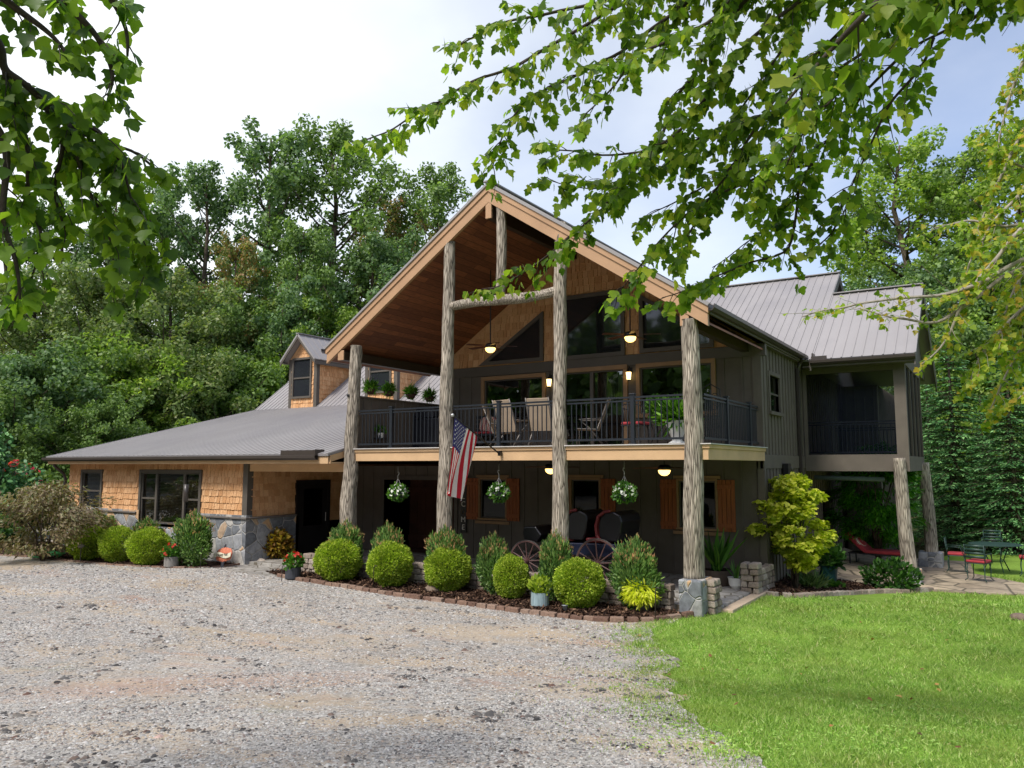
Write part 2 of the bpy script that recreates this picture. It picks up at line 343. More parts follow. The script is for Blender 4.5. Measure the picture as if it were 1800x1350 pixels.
# ------------------------------------------------------------------ ground, drive, lawn
TAN = lin((222, 184, 134)); DARKTRIM = lin((88, 82, 74)); SIDING = lin((98, 90, 80))
def gravelmat():
    m, nt, p = base('crushed_gravel'); v = coords(nt)
    vo = nn(nt, 'ShaderNodeTexVoronoi', Scale=42, Randomness=1); nt.links.new(v, vo.inputs['Vector'])
    sp = nt.nodes.new('ShaderNodeSeparateColor'); nt.links.new(vo.outputs['Color'], sp.inputs[0])
    c = ramp(nt, sp.outputs[0], [(0, lin((108, 105, 100))), (.3, lin((156, 152, 145))), (.6, lin((180, 176, 168))), (.85, lin((148, 142, 134))), (1, lin((212, 209, 203)))])
    fine = ramp(nt, noisef(nt, v, 130, 4, .7), [(.3, .62), (.7, 1.22)]); c = mixc(nt, 1., c, fine, 'MULTIPLY')
    # bare packed dirt shows through in long worn patches
    w1 = ramp(nt, noisef(nt, coords(nt, (.22, .6, 1)), 1.3, 6, .6, .5), [(.50, 0.), (.64, .8)])
    c = mixc(nt, w1, c, mixc(nt, noisef(nt, v, 60, 4), lin((186, 168, 142)), lin((158, 140, 116))))
    w2 = ramp(nt, noisef(nt, coords(nt, (.18, .55, 1)), 1.7, 6, .65, .4), [(.58, 0.), (.70, .7)])
    c = mixc(nt, w2, c, mixc(nt, noisef(nt, v, 50, 4), lin((176, 136, 112)), lin((146, 110, 88))))
    for (qx, qy), ra, rb, cc, th in ((atg(360, 1203).to_2d(), 2.5, .95, (lin((182, 146, 124)), lin((150, 118, 100))), .45), (atg(1130, 1215).to_2d(), 1.5, 1.0, (lin((190, 172, 146)), lin((164, 146, 122))), .7), (atg(680, 1270).to_2d(), .9, .35, (lin((186, 166, 138)), lin((160, 142, 118))), .6), (atg(860, 1110).to_2d(), 2.2, .6, (lin((184, 166, 140)), lin((164, 148, 126))), .55)):
        tcx = nt.nodes.new('ShaderNodeTexCoord'); mp = nt.nodes.new('ShaderNodeMapping'); mp.vector_type = 'TEXTURE'; mp.inputs['Location'].default_value = (qx, qy, 0); mp.inputs['Rotation'].default_value = (0, 0, HEAD); mp.inputs['Scale'].default_value = (ra, rb, 100); nt.links.new(tcx.outputs['Object'], mp.inputs[0])
        gr = nn(nt, 'ShaderNodeTexGradient', gradient_type='SPHERICAL'); nt.links.new(mp.outputs[0], gr.inputs[0]); ad = nn(nt, 'ShaderNodeMath', operation='ADD'); nt.links.new(gr.outputs['Fac'], ad.inputs[0]); nt.links.new(noisef(nt, v, 4, 7, .7), ad.inputs[1])
        c = mixc(nt, ramp(nt, ad.outputs[0], [(.5, 0.), (1.3, th)]), c, mixc(nt, noisef(nt, v, 70, 5), *cc))
    mo = ramp(nt, noisef(nt, v, .8, 7, .7), [(.60, 0.), (.75, .35)]); c = mixc(nt, mo, c, lin((120, 128, 78)))
    tone = ramp(nt, noisef(nt, v, .5, 5, .6), [(.3, .82), (.7, 1.1)]); c = mixc(nt, 1., c, tone, 'MULTIPLY')
    nt.links.new(c, p.inputs['Base Color']); p.inputs['Roughness'].default_value = .95; p.inputs['Specular IOR Level'].default_value = .15
    h = mixc(nt, .4, vo.outputs['Distance'], noisef(nt, v, 90, 4)); bump(nt, p, h, .8, .012); return m
def soilmat(name, a, b, s=30):
    m, nt, p = base(name); v = coords(nt)
    c = mixc(nt, ramp(nt, noisef(nt, v, s, 6, .7), [(.35, 0.), (.65, 1.)]), a, b)
    c = mixc(nt, 1., c, ramp(nt, noisef(nt, v, .7, 5), [(.3, .7), (.7, 1.2)]), 'MULTIPLY')
    nt.links.new(c, p.inputs['Base Color']); p.inputs['Roughness'].default_value = 1; p.inputs['Specular IOR Level'].default_value = .1
    bump(nt, p, noisef(nt, v, s * 1.7, 4, .7), .8, .03); return m
M_GRAVEL = gravelmat()
M_MULCH = soilmat('dark_mulch', lin((44, 33, 28)), lin((86, 66, 54)), 40)
M_FOREST = soilmat('forest_floor', lin((48, 56, 28)), lin((78, 72, 48)), 6)
M_TURF = soilmat('turf_soil', lin((104, 136, 52)), lin((138, 166, 70)), 24)

def axis(c, lo, hi, n, p=2.2):
    t = np.linspace(-1, 1, n); s = np.sign(t) * np.abs(t) ** p
    return np.where(s < 0, c + s * (c - lo), c + s * (hi - c))
gx = axis(-4, -260, 260, 150); gy = axis(8, -160, 330, 150)
XX, YY = np.meshgrid(gx, gy); ZZ = G(XX, YY) - .05
mb = MB(); mb.v = [tuple(v) for v in np.stack([XX, YY, ZZ], -1).reshape(-1, 3)]
nxg = len(gx); mb.f = [(j * nxg + i, j * nxg + i + 1, (j + 1) * nxg + i + 1, (j + 1) * nxg + i) for j in range(len(gy) - 1) for i in range(nxg - 1)]; mb.mi = [0] * len(mb.f)
setting(obj('ground', mb, M_FOREST, smooth=True))

edge_px = [(1225, 1083), (1160, 1100), (1130, 1122), (1178, 1140), (1196, 1160), (1172, 1188), (1184, 1212), (1196, 1236), (1216, 1262), (1256, 1292), (1300, 1322), (1345, 1352)]
EDGE = [atg(*p).to_2d() for p in edge_px]
e2 = []
for a, b in zip(EDGE, EDGE[1:]):
    for k in range(5):
        q = a.lerp(b, k / 5); d = (b - a).normalized(); nrm = Vector((d.y, -d.x)); e2.append(q + nrm * (.14 * noise.noise(Vector((q.x * 3.1, q.y * 3.1, 5))) + .22 * noise.noise(Vector((q.x * 1.1, q.y * 1.1, 8)))))
e2.append(EDGE[-1]); tail = [e2[-1] + Vector((.5, -1.2)), Vector((1.6, -3)), Vector((4, -24))]
gravel_poly = [Vector((-4.75, 13.3))] + e2 + tail + [Vector((-70, -24)), Vector((-70, 24)), Vector((-28, 24)), Vector((-28, 14.5)), Vector((-5.4, 14.5))]
setting(patch('driveway', gravel_poly, M_GRAVEL, .012, .5))
patio_front = [atg(x, y).to_2d() for x, y in ((1640, 1040), (1700, 1044), (1800, 1046))]
lawn_poly = [Vector((-4.5, 15.2)), Vector((-4.75, 13.2))] + e2 + tail + [Vector((40, -24)), Vector((40, 34)), Vector((-1.5, 30)), Vector((-3.6, 17.9))]
setting(patch('lawn', lawn_poly, M_TURF, .0, .6))

fp = [atg(x, y).to_2d() for x, y in ((1604, 1035), (1640, 1040), (1700, 1044), (1800, 1047), (1900, 1050))]
patio_poly = [Vector((-4.5, 20.9)), Vector((-3.2, 20.6)), Vector((-2.1, 19.7))] + fp + [Vector((3.5, 21.5)), Vector((.6, 22.6)), Vector((-.8, 24.3)), Vector((-1.0, 27.2)), Vector((-4.5, 27.2))]
def polar(n, r0, r1, p, a0=-72, a1=12):
    """ground positions thinning out with distance from the drive's near end; bearing 0 is +Y"""
    u = RNG.uniform(size=n); q = 2 - p; r = (r0 ** q + u * (r1 ** q - r0 ** q)) ** (1 / q)
    t = np.radians(RNG.uniform(a0, a1, n)); return r * np.sin(t), r * np.cos(t), r
GRASS_COL = [(0, lin((96, 134, 52))), (.3, lin((136, 174, 74))), (.65, lin((164, 196, 98))), (.9, lin((198, 216, 138))), (1, lin((216, 204, 160)))]
M_GRASS = leafmat('grass_blades', GRASS_COL, .4, .5, .3, lin((190, 186, 106)))
n = 420000; x, y, r = polar(n, 2.6, 24, 1.5, -48, 28)
thin = np.array([noise.noise(Vector((a * .9, b * .9, 2))) for a, b in zip(x, y)])
k = inpoly(x, y, lawn_poly) & (thin > RNG.uniform(-1.0, -.2, n)) & ~inpoly(x, y, patio_poly) & ~((y > 17.0) & (x < -2.2)); x, y, r = x[k], y[k], r[k]
# and stragglers creeping over the edge of the gravel
NS = 16000; al = RNG.integers(0, len(e2), NS); off = RNG.exponential(.24, NS)
ex = np.array([e2[i].x for i in al]) + RNG.normal(0, .12, NS) - off * .8; ey = np.array([e2[i].y for i in al]) + RNG.normal(0, .12, NS) - off * .3
x = np.concatenate([x, ex]); y = np.concatenate([y, ey]); r = np.hypot(x, y); n = len(x)
lean = RNG.normal(0, .75, (n, 3)); lean[:, 2] = 1
P = np.stack([x, y, G(x, y) - .004], 1)
sz = .021 + .0026 * r; tuft = np.array([noise.noise(Vector((a * 2.3, b * 2.3, 9))) for a, b in zip(x, y)]); sz = sz * (1 + .5 * tuft)
Wb = (BLADE[0] * np.array([1.15, 1, 1]), BLADE[1])
stuff(obj('grass', leaves(P, rdir(n), sz, Wb, lean, .45), M_GRASS), 'short bright green grass of the lawn beside the gravel drive', 'grass')

q = np.array([noise.noise(Vector((a * .8, b * .8, 40))) for a, b in zip(x, y)]) > .02
i = np.flatnonzero(q)[:: 26]; cl = np.repeat(i, 3); nc = len(cl); cp = np.stack([x[cl] + RNG.normal(0, .012, nc), y[cl] + RNG.normal(0, .012, nc), np.zeros(nc)], 1); cp[:, 2] = G(cp[:, 0], cp[:, 1]) + .018 + .02 * RNG.uniform(size=nc)
stuff(obj('clover', leaves(cp, RNG.normal(0, .3, (nc, 3)) + [0, 0, 1], (.010 + .0011 * np.hypot(cp[:, 0], cp[:, 1])), (OVAL[0] * [1.7, 1, 1], OVAL[1]), rdir(nc) * [1, 1, .1], .4), leafmat('clover_leaf', [(0, lin((104, 144, 48))), (.6, lin((144, 180, 76))), (1, lin((180, 206, 120)))], .35)), 'round leaved clover patches growing through the lawn', 'clover')
i = RNG.choice(len(x), 130); stuff(obj('fallen_leaves', leaves(np.stack([x[i], y[i], G(x[i], y[i]) + .035], 1), RNG.normal(0, .4, (130, 3)) + [0, 0, 1], .05, MAPLE, rdir(130) * [1, 1, .2], .4), leafmat('dry_leaf', [(0, lin((84, 56, 38))), (.5, lin((140, 98, 58))), (1, lin((186, 150, 84)))], .1, .8)), 'a few dry brown leaves fallen on the lawn', 'leaves')
def blockmat(name, cols, lo=.55, hi=1.15):
    m, nt, p = base(name); gi = nt.nodes.new('ShaderNodeNewGeometry'); v = coords(nt)
    c = ramp(nt, gi.outputs['Random Per Island'], cols); c = mixc(nt, 1., c, ramp(nt, noisef(nt, v, 22, 7, .7), [(.28, lo), (.7, hi)]), 'MULTIPLY')
    nt.links.new(c, p.inputs['Base Color']); p.inputs['Roughness'].default_value = .95; p.inputs['Specular IOR Level'].default_value = .15; bump(nt, p, noisef(nt, v, 30, 6, .7), .9, .02); return m
def chunk():                                    # an angular little stone
    v = np.array([(1, 0, 0), (.3, .9, 0), (-.8, .6, 0), (-.8, -.6, 0), (.3, -.9, 0), (.4, .2, .55), (-.4, .3, .6), (-.1, -.5, .5)])
    return v, [(0, 1, 5), (1, 6, 5), (1, 2, 6), (2, 3, 6), (3, 7, 6), (3, 4, 7), (4, 0, 7), (0, 5, 7), (5, 6, 7)]
def scatter_stones(name, x, y, z, s, flat=.7):
    v, f = chunk(); n = len(x); a = RNG.uniform(0, 2 * pi, n); c, d = np.cos(a), np.sin(a)
    j = 1 + .35 * RNG.uniform(-1, 1, (n, len(v), 3)); V = v[None] * j * s[:, None, None]; V[:, :, 2] *= flat; V[:, :, 1] *= RNG.uniform(.6, 1, n)[:, None]
    X = V[:, :, 0] * c[:, None] - V[:, :, 1] * d[:, None]; Y = V[:, :, 0] * d[:, None] + V[:, :, 1] * c[:, None]
    return npmesh(name, np.stack([X + x[:, None], Y + y[:, None], V[:, :, 2] + z[:, None]], -1), f)
def pebblemat():
    m, nt, p = base('loose_stone'); gi = nt.nodes.new('ShaderNodeNewGeometry')
    c = ramp(nt, gi.outputs['Random Per Island'], [(0, lin((74, 72, 72))), (.18, lin((122, 120, 117))), (.5, lin((164, 161, 155))), (.78, lin((188, 185, 178))), (.9, lin((158, 144, 130))), (.95, lin((116, 100, 96))), (1, lin((206, 204, 200)))])
    c = mixc(nt, 1., c, ramp(nt, noisef(nt, coords(nt), 90, 3), [(.3, .8), (.7, 1.1)]), 'MULTIPLY')
    nt.links.new(c, p.inputs['Base Color']); p.inputs['Roughness'].default_value = .9; p.inputs['Specular IOR Level'].default_value = .2; return m
M_PEB = pebblemat()
n = 300000; x, y, r = polar(n, 2.6, 24, 1.5, -75, 12)
dens = np.array([noise.noise(Vector((a * .5, b * 1.1, 0))) + .5 * noise.noise(Vector((a * 1.6, b * 2.1, 3))) for a, b in zip(x, y)])
def worn(x, y):
    w = np.zeros(len(x))
    for (px, py), ra, rb in (((360, 1203), 2.2, .6), ((1130, 1215), 1.4, .95), ((680, 1270), .8, .3)):
        q = atg(px, py); u = (x - q.x) * _rt[0] + (y - q.y) * _rt[1]; v_ = -(x - q.x) * _rt[1] + (y - q.y) * _rt[0]; w = np.maximum(w, 1 - np.hypot(u / ra, v_ / rb))
    return w
k = inpoly(x, y, gravel_poly) & (dens > RNG.uniform(-.75, .35, n)) & (worn(x, y) < RNG.uniform(.1, 1.5, n)); x, y, r = x[k], y[k], r[k]
s = (.0040 + .00075 * r) * np.exp(RNG.normal(0, .38, len(x)))
stuff(obj('gravel', scatter_stones('gravel', x, y, G(x, y) + .012, s), M_PEB), 'loose grey crushed stones strewn over the drive', 'gravel')
n = 60000; x, y, r = polar(n, 2.8, 17, 1.5, -72, 8); cl = np.array([noise.noise(Vector((a * 1.0 + 30, b * 2.0, 0))) + .7 * noise.noise(Vector((a * 4, b * 5, 3))) for a, b in zip(x, y)])
k = inpoly(x, y, gravel_poly) & (cl > RNG.uniform(.22, .9, n)); x, y, r = x[k], y[k], r[k]
stuff(obj('gravel', scatter_stones('gravel', x, y, G(x, y) + .014, (.007 + .0013 * r) * np.exp(RNG.normal(0, .42, len(x)))), blockmat('dark_stone', [(0, lin((58, 56, 56))), (.4, lin((98, 96, 94))), (.75, lin((132, 126, 118))), (1, lin((112, 88, 78)))], .7, 1.1)), 'clusters of larger dark stones on the drive', 'gravel')
# a few larger rocks lying on the drive, each one its own thing
for i, (px, py, s_, lab) in enumerate([(58, 1270, .055, 'flat grey rock lying on the gravel near the lower left corner'), (335, 1288, .05, 'brown angular rock on the gravel below the reddish dirt patch'),
        (278, 1299, .045, 'pale pinkish rock flush with the gravel left of a brown rock'), (405, 1190, .03, 'small dark rock on the reddish dirt patch of the drive'),
        (1110, 1262, .03, 'dark curled bit of wood on bare dirt near the lawn edge'), (492, 1168, .03, 'dark stone lying alone on the far part of the drive'), (757, 1344, .035, 'grey stone at the bottom middle of the drive')]):
    p = atg(px, py); o = obj('rock', scatter_stones('rock', np.array([0.]), np.array([0.]), np.array([0.]), np.array([s_])), [M('rock_%d' % i, lin([(140, 138, 132), (110, 92, 78), (186, 158, 146), (58, 54, 52), (62, 48, 40), (70, 66, 64), (140, 142, 144)][i]), .9, .3, 30, 120, .5)])
    o.location = (p.x, p.y, p.z + .008); tag(o, lab, 'rock', 'rocks lying on the drive')

# ------------------------------------------------------------------ beds, edging, walk, patio, porch floor
RBED = [atg(x, y).to_2d() for x, y in ((490, 1014), (530, 1022), (600, 1033), (700, 1049), (800, 1062), (900, 1076), (1000, 1088), (1080, 1094), (1150, 1092), (1205, 1085), (1240, 1079))]
RBEDS = [Vector((p.x, p.y)) for p in smoothline([p.to_3d() for p in RBED], 8)]
LBED = [atg(x, y).to_2d() for x, y in ((-160, 972), (0, 977), (100, 985), (200, 994), (300, 999), (370, 998), (428, 993))]
LBEDS = [Vector((p.x, p.y)) for p in smoothline([p.to_3d() for p in LBED], 8)]
HBED = [atg(x, y).to_2d() for x, y in ((1338, 1044), (1370, 1049), (1420, 1050), (1480, 1046), (1540, 1043), (1600, 1042), (1640, 1038))]
HBEDS = [Vector((p.x, p.y)) for p in smoothline([p.to_3d() for p in HBED], 8)]
bed1 = RBEDS + [Vector((-4.5, 13.45)), Vector((-15.2, 13.45)), Vector((-15.4, 13.0))]
bed2 = LBEDS + [Vector((-17.0, 13.7)), Vector((-26.2, 13.7)), Vector((-36, 14.5)), LBEDS[0] + Vector((-2, .3))]
bed3 = HBEDS + [Vector((-2.0, 20.0)), Vector((-3.2, 20.9)), Vector((-4.5, 21.2)), Vector((-4.5, 17.3))]
for b in (bed1, bed2, bed3): setting(patch('flower_bed', b, M_MULCH, .035, .4, skirt=.05))
n = 26000; cx, cy = [], []
for b, k in ((bed1, 15000), (bed2, 7000), (bed3, 5000)):
    xs = [p.x for p in b]; ys = [p.y for p in b]; x = RNG.uniform(min(xs), max(xs), k * 3); y = RNG.uniform(min(ys), max(ys), k * 3); i = inpoly(x, y, [(p.x, p.y) for p in b]); cx.append(x[i][:k]); cy.append(y[i][:k])
x = np.concatenate(cx); y = np.concatenate(cy); n = len(x)
N = RNG.normal(0, .35, (n, 3)); N[:, 2] = 1; al = RNG.normal(size=(n, 3)); al[:, 2] *= .3
M_CHIP = leafmat('mulch_chips', [(0, lin((30, 22, 20))), (.4, lin((62, 46, 38))), (.8, lin((92, 70, 56))), (1, lin((140, 112, 90)))], 0, .9, .1)
stuff(obj('mulch', leaves(np.stack([x, y, G(x, y) + .042 + .02 * RNG.uniform(size=n)], 1), N, .075, (DIAMOND[0] * np.array([.6, 1, 1]), DIAMOND[1]), al, .5), M_CHIP), 'dark brown wood mulch covering the planting beds', 'mulch')
def edging(line, h, l, d, mat, label, jit=.012):
    mb = MB(); acc = [0]
    for a, b in zip(line, line[1:]): acc.append(acc[-1] + (b - a).length)
    t = 0
    while t < acc[-1] - .1:
        L = l * random.uniform(.75, 1.2); i = max(j for j in range(len(acc)) if acc[j] <= t); i = min(i, len(line) - 2); f = (t + L / 2 - acc[i]) / max(acc[i + 1] - acc[i], 1e-3)
        p = line[i].lerp(line[i + 1], min(f, 1.5)); dr = (line[i + 1] - line[i]).normalized(); a = math.atan2(dr.y, dr.x) + random.uniform(-.06, .06); hh = h * random.uniform(.88, 1.12)
        z = g(p.x, p.y); dx, dy = Vector((cos(a), sin(a), 0)), Vector((-sin(a), cos(a), 0)); c = Vector((p.x, p.y, z - .03)) + dy * random.uniform(-jit, jit); w, q = (L - .012) / 2, d / 2
        ring = lambda k, zz, e: [c + dx * (sx * (w - k) + e * random.uniform(-1, 1)) + dy * (sy * (q - k) + e * random.uniform(-1, 1)) + Vector((0, 0, zz + e * random.uniform(-1, 1))) for sx, sy in ((-1, -1), (1, -1), (1, 1), (-1, 1))]
        mb.hexa(ring(0, 0, 0) + ring(.012, hh + .03, .006)); t += L
    return tag(obj('edging', mb, mat, bevel=.012), label, 'edging')
M_EDGE = blockmat('edging_brick', [(0, lin((112, 88, 76))), (.5, lin((138, 112, 96))), (1, lin((156, 134, 118)))])
M_BLOCK = blockmat('wall_block', [(0, lin((128, 114, 102))), (.5, lin((158, 144, 130))), (1, lin((180, 168, 154)))])
edging(RBEDS, .085, .27, .13, M_EDGE, 'row of reddish brown edging bricks curving along the bed below the porch')
edging(LBEDS, .05, .3, .11, M_EDGE, 'low thin brick edging along the bed under the orange wing')
edging(HBEDS, .09, .26, .16, M_BLOCK, 'row of rough tan edging stones round the bed by the yellow maple')
PATIOZ = -.25
def pavemat(name, sc, cols):
    m, nt, p = base(name); v0 = coords(nt)
    c1 = nn(nt, 'ShaderNodeTexVoronoi', Scale=sc, Randomness=.9); ed = nn(nt, 'ShaderNodeTexVoronoi', Scale=sc, Randomness=.9, feature='DISTANCE_TO_EDGE'); nt.links.new(v0, c1.inputs['Vector']); nt.links.new(v0, ed.inputs['Vector'])
    sp = nt.nodes.new('ShaderNodeSeparateColor'); nt.links.new(c1.outputs['Color'], sp.inputs[0]); c = ramp(nt, sp.outputs[0], cols)
    c = mixc(nt, 1., c, ramp(nt, noisef(nt, v0, 5, 7, .7), [(.3, .55), (.7, 1.2)]), 'MULTIPLY'); c = mixc(nt, ramp(nt, ed.outputs[0], [(.02, 0.), (.05, 1.)]), lin((96, 88, 72)), c)
    nt.links.new(c, p.inputs['Base Color']); p.inputs['Roughness'].default_value = .7; bump(nt, p, ramp(nt, ed.outputs[0], [(0, 0.), (.07, 1.)]), .5, .02); return m
M_FLAG = pavemat('flagstone', 1.3, [(0, lin((150, 134, 112))), (.4, lin((176, 160, 134))), (.7, lin((130, 118, 104))), (1, lin((194, 176, 146)))])
M_WALK = pavemat('concrete_paver', 3.2, [(0, lin((150, 146, 138))), (.5, lin((168, 164, 156))), (1, lin((140, 136, 130)))])
setting(patch('patio', patio_poly, M_FLAG, .03, .5, skirt=.08))
wp = [atg(x, y).to_2d() for x, y in ((395, 1002), (440, 1010), (500, 1016))]
setting(patch('path', [Vector((-17.0, 13.62))] + wp + [Vector((-14.9, 13.35)), Vector((-14.9, 14.3)), Vector((-17.0, 14.3))], M_WALK, .03, .5, skirt=.05))
# ------------------------------------------------------------------ the lodge
M_SIDE = M('grey_brown_siding', SIDING, .8, .1, 3, 80, .12, dirt=[c * .8 for c in SIDING])
M_SHIN = blockmat('orange_shingle', [(0, lin((200, 150, 104))), (.5, lin((214, 166, 120))), (1, lin((224, 178, 132)))], .8, 1.08)
M_TAN = M('tan_trim_paint', lin((198, 164, 124)), .6, .10, 2, 60, .05)
M_RAKE = M('brown_tan_rake_paint', lin((176, 140, 106)), .6, .10, 2, 60, .05)
M_TANW = M('brown_window_trim', lin((150, 118, 84)), .6, .1, 4, 60, .05)
M_DARK = M('dark_trim_paint', DARKTRIM, .6, .08, 3, 60, .05)
M_DBEAM = M('stain_and_shade_beam', lin((58, 46, 34)), .6, .2, 5, 50, .1, stretch=(6, .6, 6))  # dark stain; on the right roof beam the brown paints shade over tan
M_GUT = M('dark_gutter', lin((62, 55, 50)), .35, .08, 2, 60, .03, spec=.5)
M_ROOF = M('grey_metal_roof', lin((146, 142, 140)), .5, .07, .7, 9, .05, metal=.0, spec=.5, stretch=(1, .35, 1), dirt=lin((126, 123, 125)))
M_CEIL = plankmat('cedar_ceiling', lin((150, 92, 60)), lin((112, 66, 44)), True, .14, 2.0)
M_SHUT = M('shutter_wood', lin((150, 84, 44)), .6, .3, 4, 50, .2, stretch=(8, 8, .6))
M_DECKB = M('deck_boards', lin((120, 108, 94)), .8, .15, 4, 50, .2, stretch=(.5, 8, 1))
M_RAIL = M('black_rail_paint', lin((34, 38, 44)), .35, .08, 5, 60, .02, spec=.5)
M_FLASH = M('pale_flashing', lin((196, 192, 186)), .5, .1, 3, 60, .05)
M_STONEY = stonemat('stone_veneer', (1, 1, 1.0), 2.6)
M_STONES = stonemat('pedestal_stone', (1, 1, .85), 4.4)
M_CAP = M('stone_ledge', lin((104, 98, 92)), .8, .2, 8, 50, .3)
M_BARK = barkmat('log_bark', lin((186, 175, 158)), lin((82, 74, 65)), (17, 17, 1.3), .8)
M_GLASS = glassmat('window_glass', (.62, .64, .64), .12)
M_GLASSD = glassmat('dark_window_glass', (.10, .11, .12), -.02)
M_BLACK = M('black_metal', lin((24, 23, 24)), .4, .15, 8, 60, .05, spec=.5)
M_DOORB = M('dark_door', lin((30, 27, 27)), .45, .2, 4, 60, .1)
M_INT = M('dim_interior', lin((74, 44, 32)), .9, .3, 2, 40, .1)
HOUSE = thing('house', 'large grey brown and orange lodge with log posts, gabled balcony and metal roofs', 'house', (-9, 17.5, 0))

def cells(u, z, holes):
    us = sorted(set(list(u) + [h[0] for h in holes] + [h[1] for h in holes])); zs = sorted(set(list(z) + [h[2] for h in holes] + [h[3] for h in holes]))
    for a, b in zip(us, us[1:]):
        for c, d in zip(zs, zs[1:]):
            if not any(h[0] <= (a + b) / 2 <= h[1] and h[2] <= (c + d) / 2 <= h[3] for h in holes): yield a, b, c, d
def wall_y(mb, Y, x0, x1, z0, z1, holes=(), th=.14, sp=0, off=0):
    for a, b, c, d in cells((x0, x1), (z0, z1), holes): mb.box(a, b, Y, Y + th, c, d)
    if sp:
        x = x0 + off
        while x < x1:
            zs = [(z0, z1)]
            for h in holes:
                if h[0] - .05 < x < h[1] + .05: zs = [s for a, b in zs for s in ((a, min(b, h[2])), (max(a, h[3]), b)) if s[1] - s[0] > .05]
            for a, b in zs: mb.box(x - .022, x + .022, Y - .022, Y + .01, a + .003, b - .003)
            x += sp
def wall_x(mb, X, y0, y1, z0, z1, holes=(), th=.14, sp=0, off=0):
    for a, b, c, d in cells((y0, y1), (z0, z1), holes): mb.box(X - th, X, a, b, c, d)
    if sp:
        y = y0 + off
        while y < y1:
            zs = [(z0, z1)]
            for h in holes:
                if h[0] - .05 < y < h[1] + .05: zs = [s for a, b in zs for s in ((a, min(b, h[2])), (max(a, h[3]), b)) if s[1] - s[0] > .05]
            for a, b in zs: mb.box(X - .01, X + .022, y - .022, y + .022, a + .003, b - .003)
            y += sp
def shingles(mb, u0, u1, z0, z1, put, row=.17, keep=None):
    z = z0
    while z < z1 - .02:
        u = u0 - random.uniform(0, .1)
        while u < u1:
            w = random.uniform(.09, .2); a, b = max(u, u0), min(u + w - .012, u1)
            if b - a > .015 and (keep is None or keep((a + b) / 2, z + row / 2)):
                t = random.uniform(.026, .040); zb = z + random.uniform(-.014, .008); zt = min(z + row + .02, z1)
                mb.hexa([put(a, t, zb), put(b, t, zb), put(b, 0, zb), put(a, 0, zb), put(a, .009, zt), put(b, .009, zt), put(b, 0, zt), put(a, 0, zt)])
            u += w
        z += row
def frame_y(mb, Y, x0, x1, z0, z1, w, proud=.05, dep=.06, sill=0):
    mb.box(x0 - w, x1 + w, Y - proud, Y + dep, z1, z1 + w); mb.box(x0 - w - sill, x1 + w + sill, Y - proud - sill, Y + dep, z0 - w, z0)
    mb.box(x0 - w, x0, Y - proud, Y + dep, z0, z1); mb.box(x1, x1 + w, Y - proud, Y + dep, z0, z1)
def window_y(x0, x1, z0, z1, Y, mat, w=.09, mull=(), rails=(), glass=None, blinds=None, sill=.02, label=None, parent=None, inner=None):
    mb = MB(); frame_y(mb, Y, x0, x1, z0, z1, w, sill=sill)
    fr = obj('window', mb, mat, parent or HOUSE, bevel=.006, label=label)
    s = MB(); e = .035                            # sash bars
    s.box(x0, x1, Y + .0, Y + .04, z1 - e, z1); s.box(x0, x1, Y + .0, Y + .04, z0, z0 + e); s.box(x0, x0 + e, Y, Y + .04, z0 + e, z1 - e); s.box(x1 - e, x1, Y, Y + .04, z0 + e, z1 - e)
    for m in mull: s.box(m - .045, m + .045, Y - .005, Y + .045, z0 + e, z1 - e)
    for a, b, z in rails: s.box(a, b, Y - .003, Y + .043, z - .025, z + .025)
    if parent is None or parent is HOUSE: obj('sash', s, inner or M_DARK, fr)
    p = MB(); p.add([(x0, Y + .05, z0), (x1, Y + .05, z0), (x1, Y + .05, z1), (x0, Y + .05, z1)], [(0, 1, 2, 3)])
    if parent is None or parent is HOUSE: obj('pane', p, glass or M_GLASS, fr)
    if blinds:
        b = MB(); z = z1 - .03
        while z > blinds:
            b.add([(x0 + .02, Y + .085, z - .014), (x1 - .02, Y + .085, z - .014), (x1 - .02, Y + .112, z), (x0 + .02, Y + .112, z)], [(0, 1, 2, 3)]); z -= .042
        obj('blinds', b, M('blind_slats', lin((158, 144, 120)), .6, .1), fr)
    return fr
# --- lower storey, front
YW = 17.5
LW = [(-12.12, -11.3, 1.2, 2.24), (-9.3, -8.52, 1.18, 2.26), (-6.46, -5.58, 1.18, 2.26)]
mb = MB(); wall_y(mb, YW, -17, -4.5, -.1, 2.74, [(-15.6, -13.0, -.1, 2.2)] + LW, .14, .41, .12); obj('wall', mb, M_SIDE, HOUSE, label='dark board and batten wall under the balcony')
for i, (a, b, c, d) in enumerate(LW):
    window_y(a, b, c, d, YW, M_TANW, .05, glass=M_GLASSD, sill=.02)
    mb = MB(); mb.box(a - .12, b + .12, YW - .05, YW - .02, d + .055, d + .12); obj('lintel', mb, M_TANW, HOUSE); mb = MB(); mb.box(a - .14, b + .14, YW - .07, YW - .02, c - .15, c - .075); obj('sill', mb, M_TANW, HOUSE)
    for sx in (a - .45, b + .05):
        s = MB(); w = .40
        for k in range(4): s.box(sx + k * w / 4 + .004, sx + (k + 1) * w / 4 - .004, YW - .045, YW - .024, c - .05, d + .03)
        for z in (c + .08, d - .12): s.box(sx, sx + w, YW - .065, YW - .0455, z - .05, z + .05)
        obj('shutter', s, M_SHUT, HOUSE, bevel=.004)
mb = MB(); frame_y(mb, YW, -15.6, -13.0, .12, 2.2, .12, .04, .14); obj('door_frame', mb, M_DARK, HOUSE)
mb = MB()
for k in range(8): mb.box(-15.55 + k * .3175, -15.55 + (k + 1) * .3175 - .008, 18.6, 18.64, .12, 2.2)
mb.box(-15.55, -13.05, 18.55, 18.59, .35, .5); mb.box(-15.55, -13.05, 18.55, 18.59, 1.8, 1.95); obj('barn_door', mb, M_INT, HOUSE)
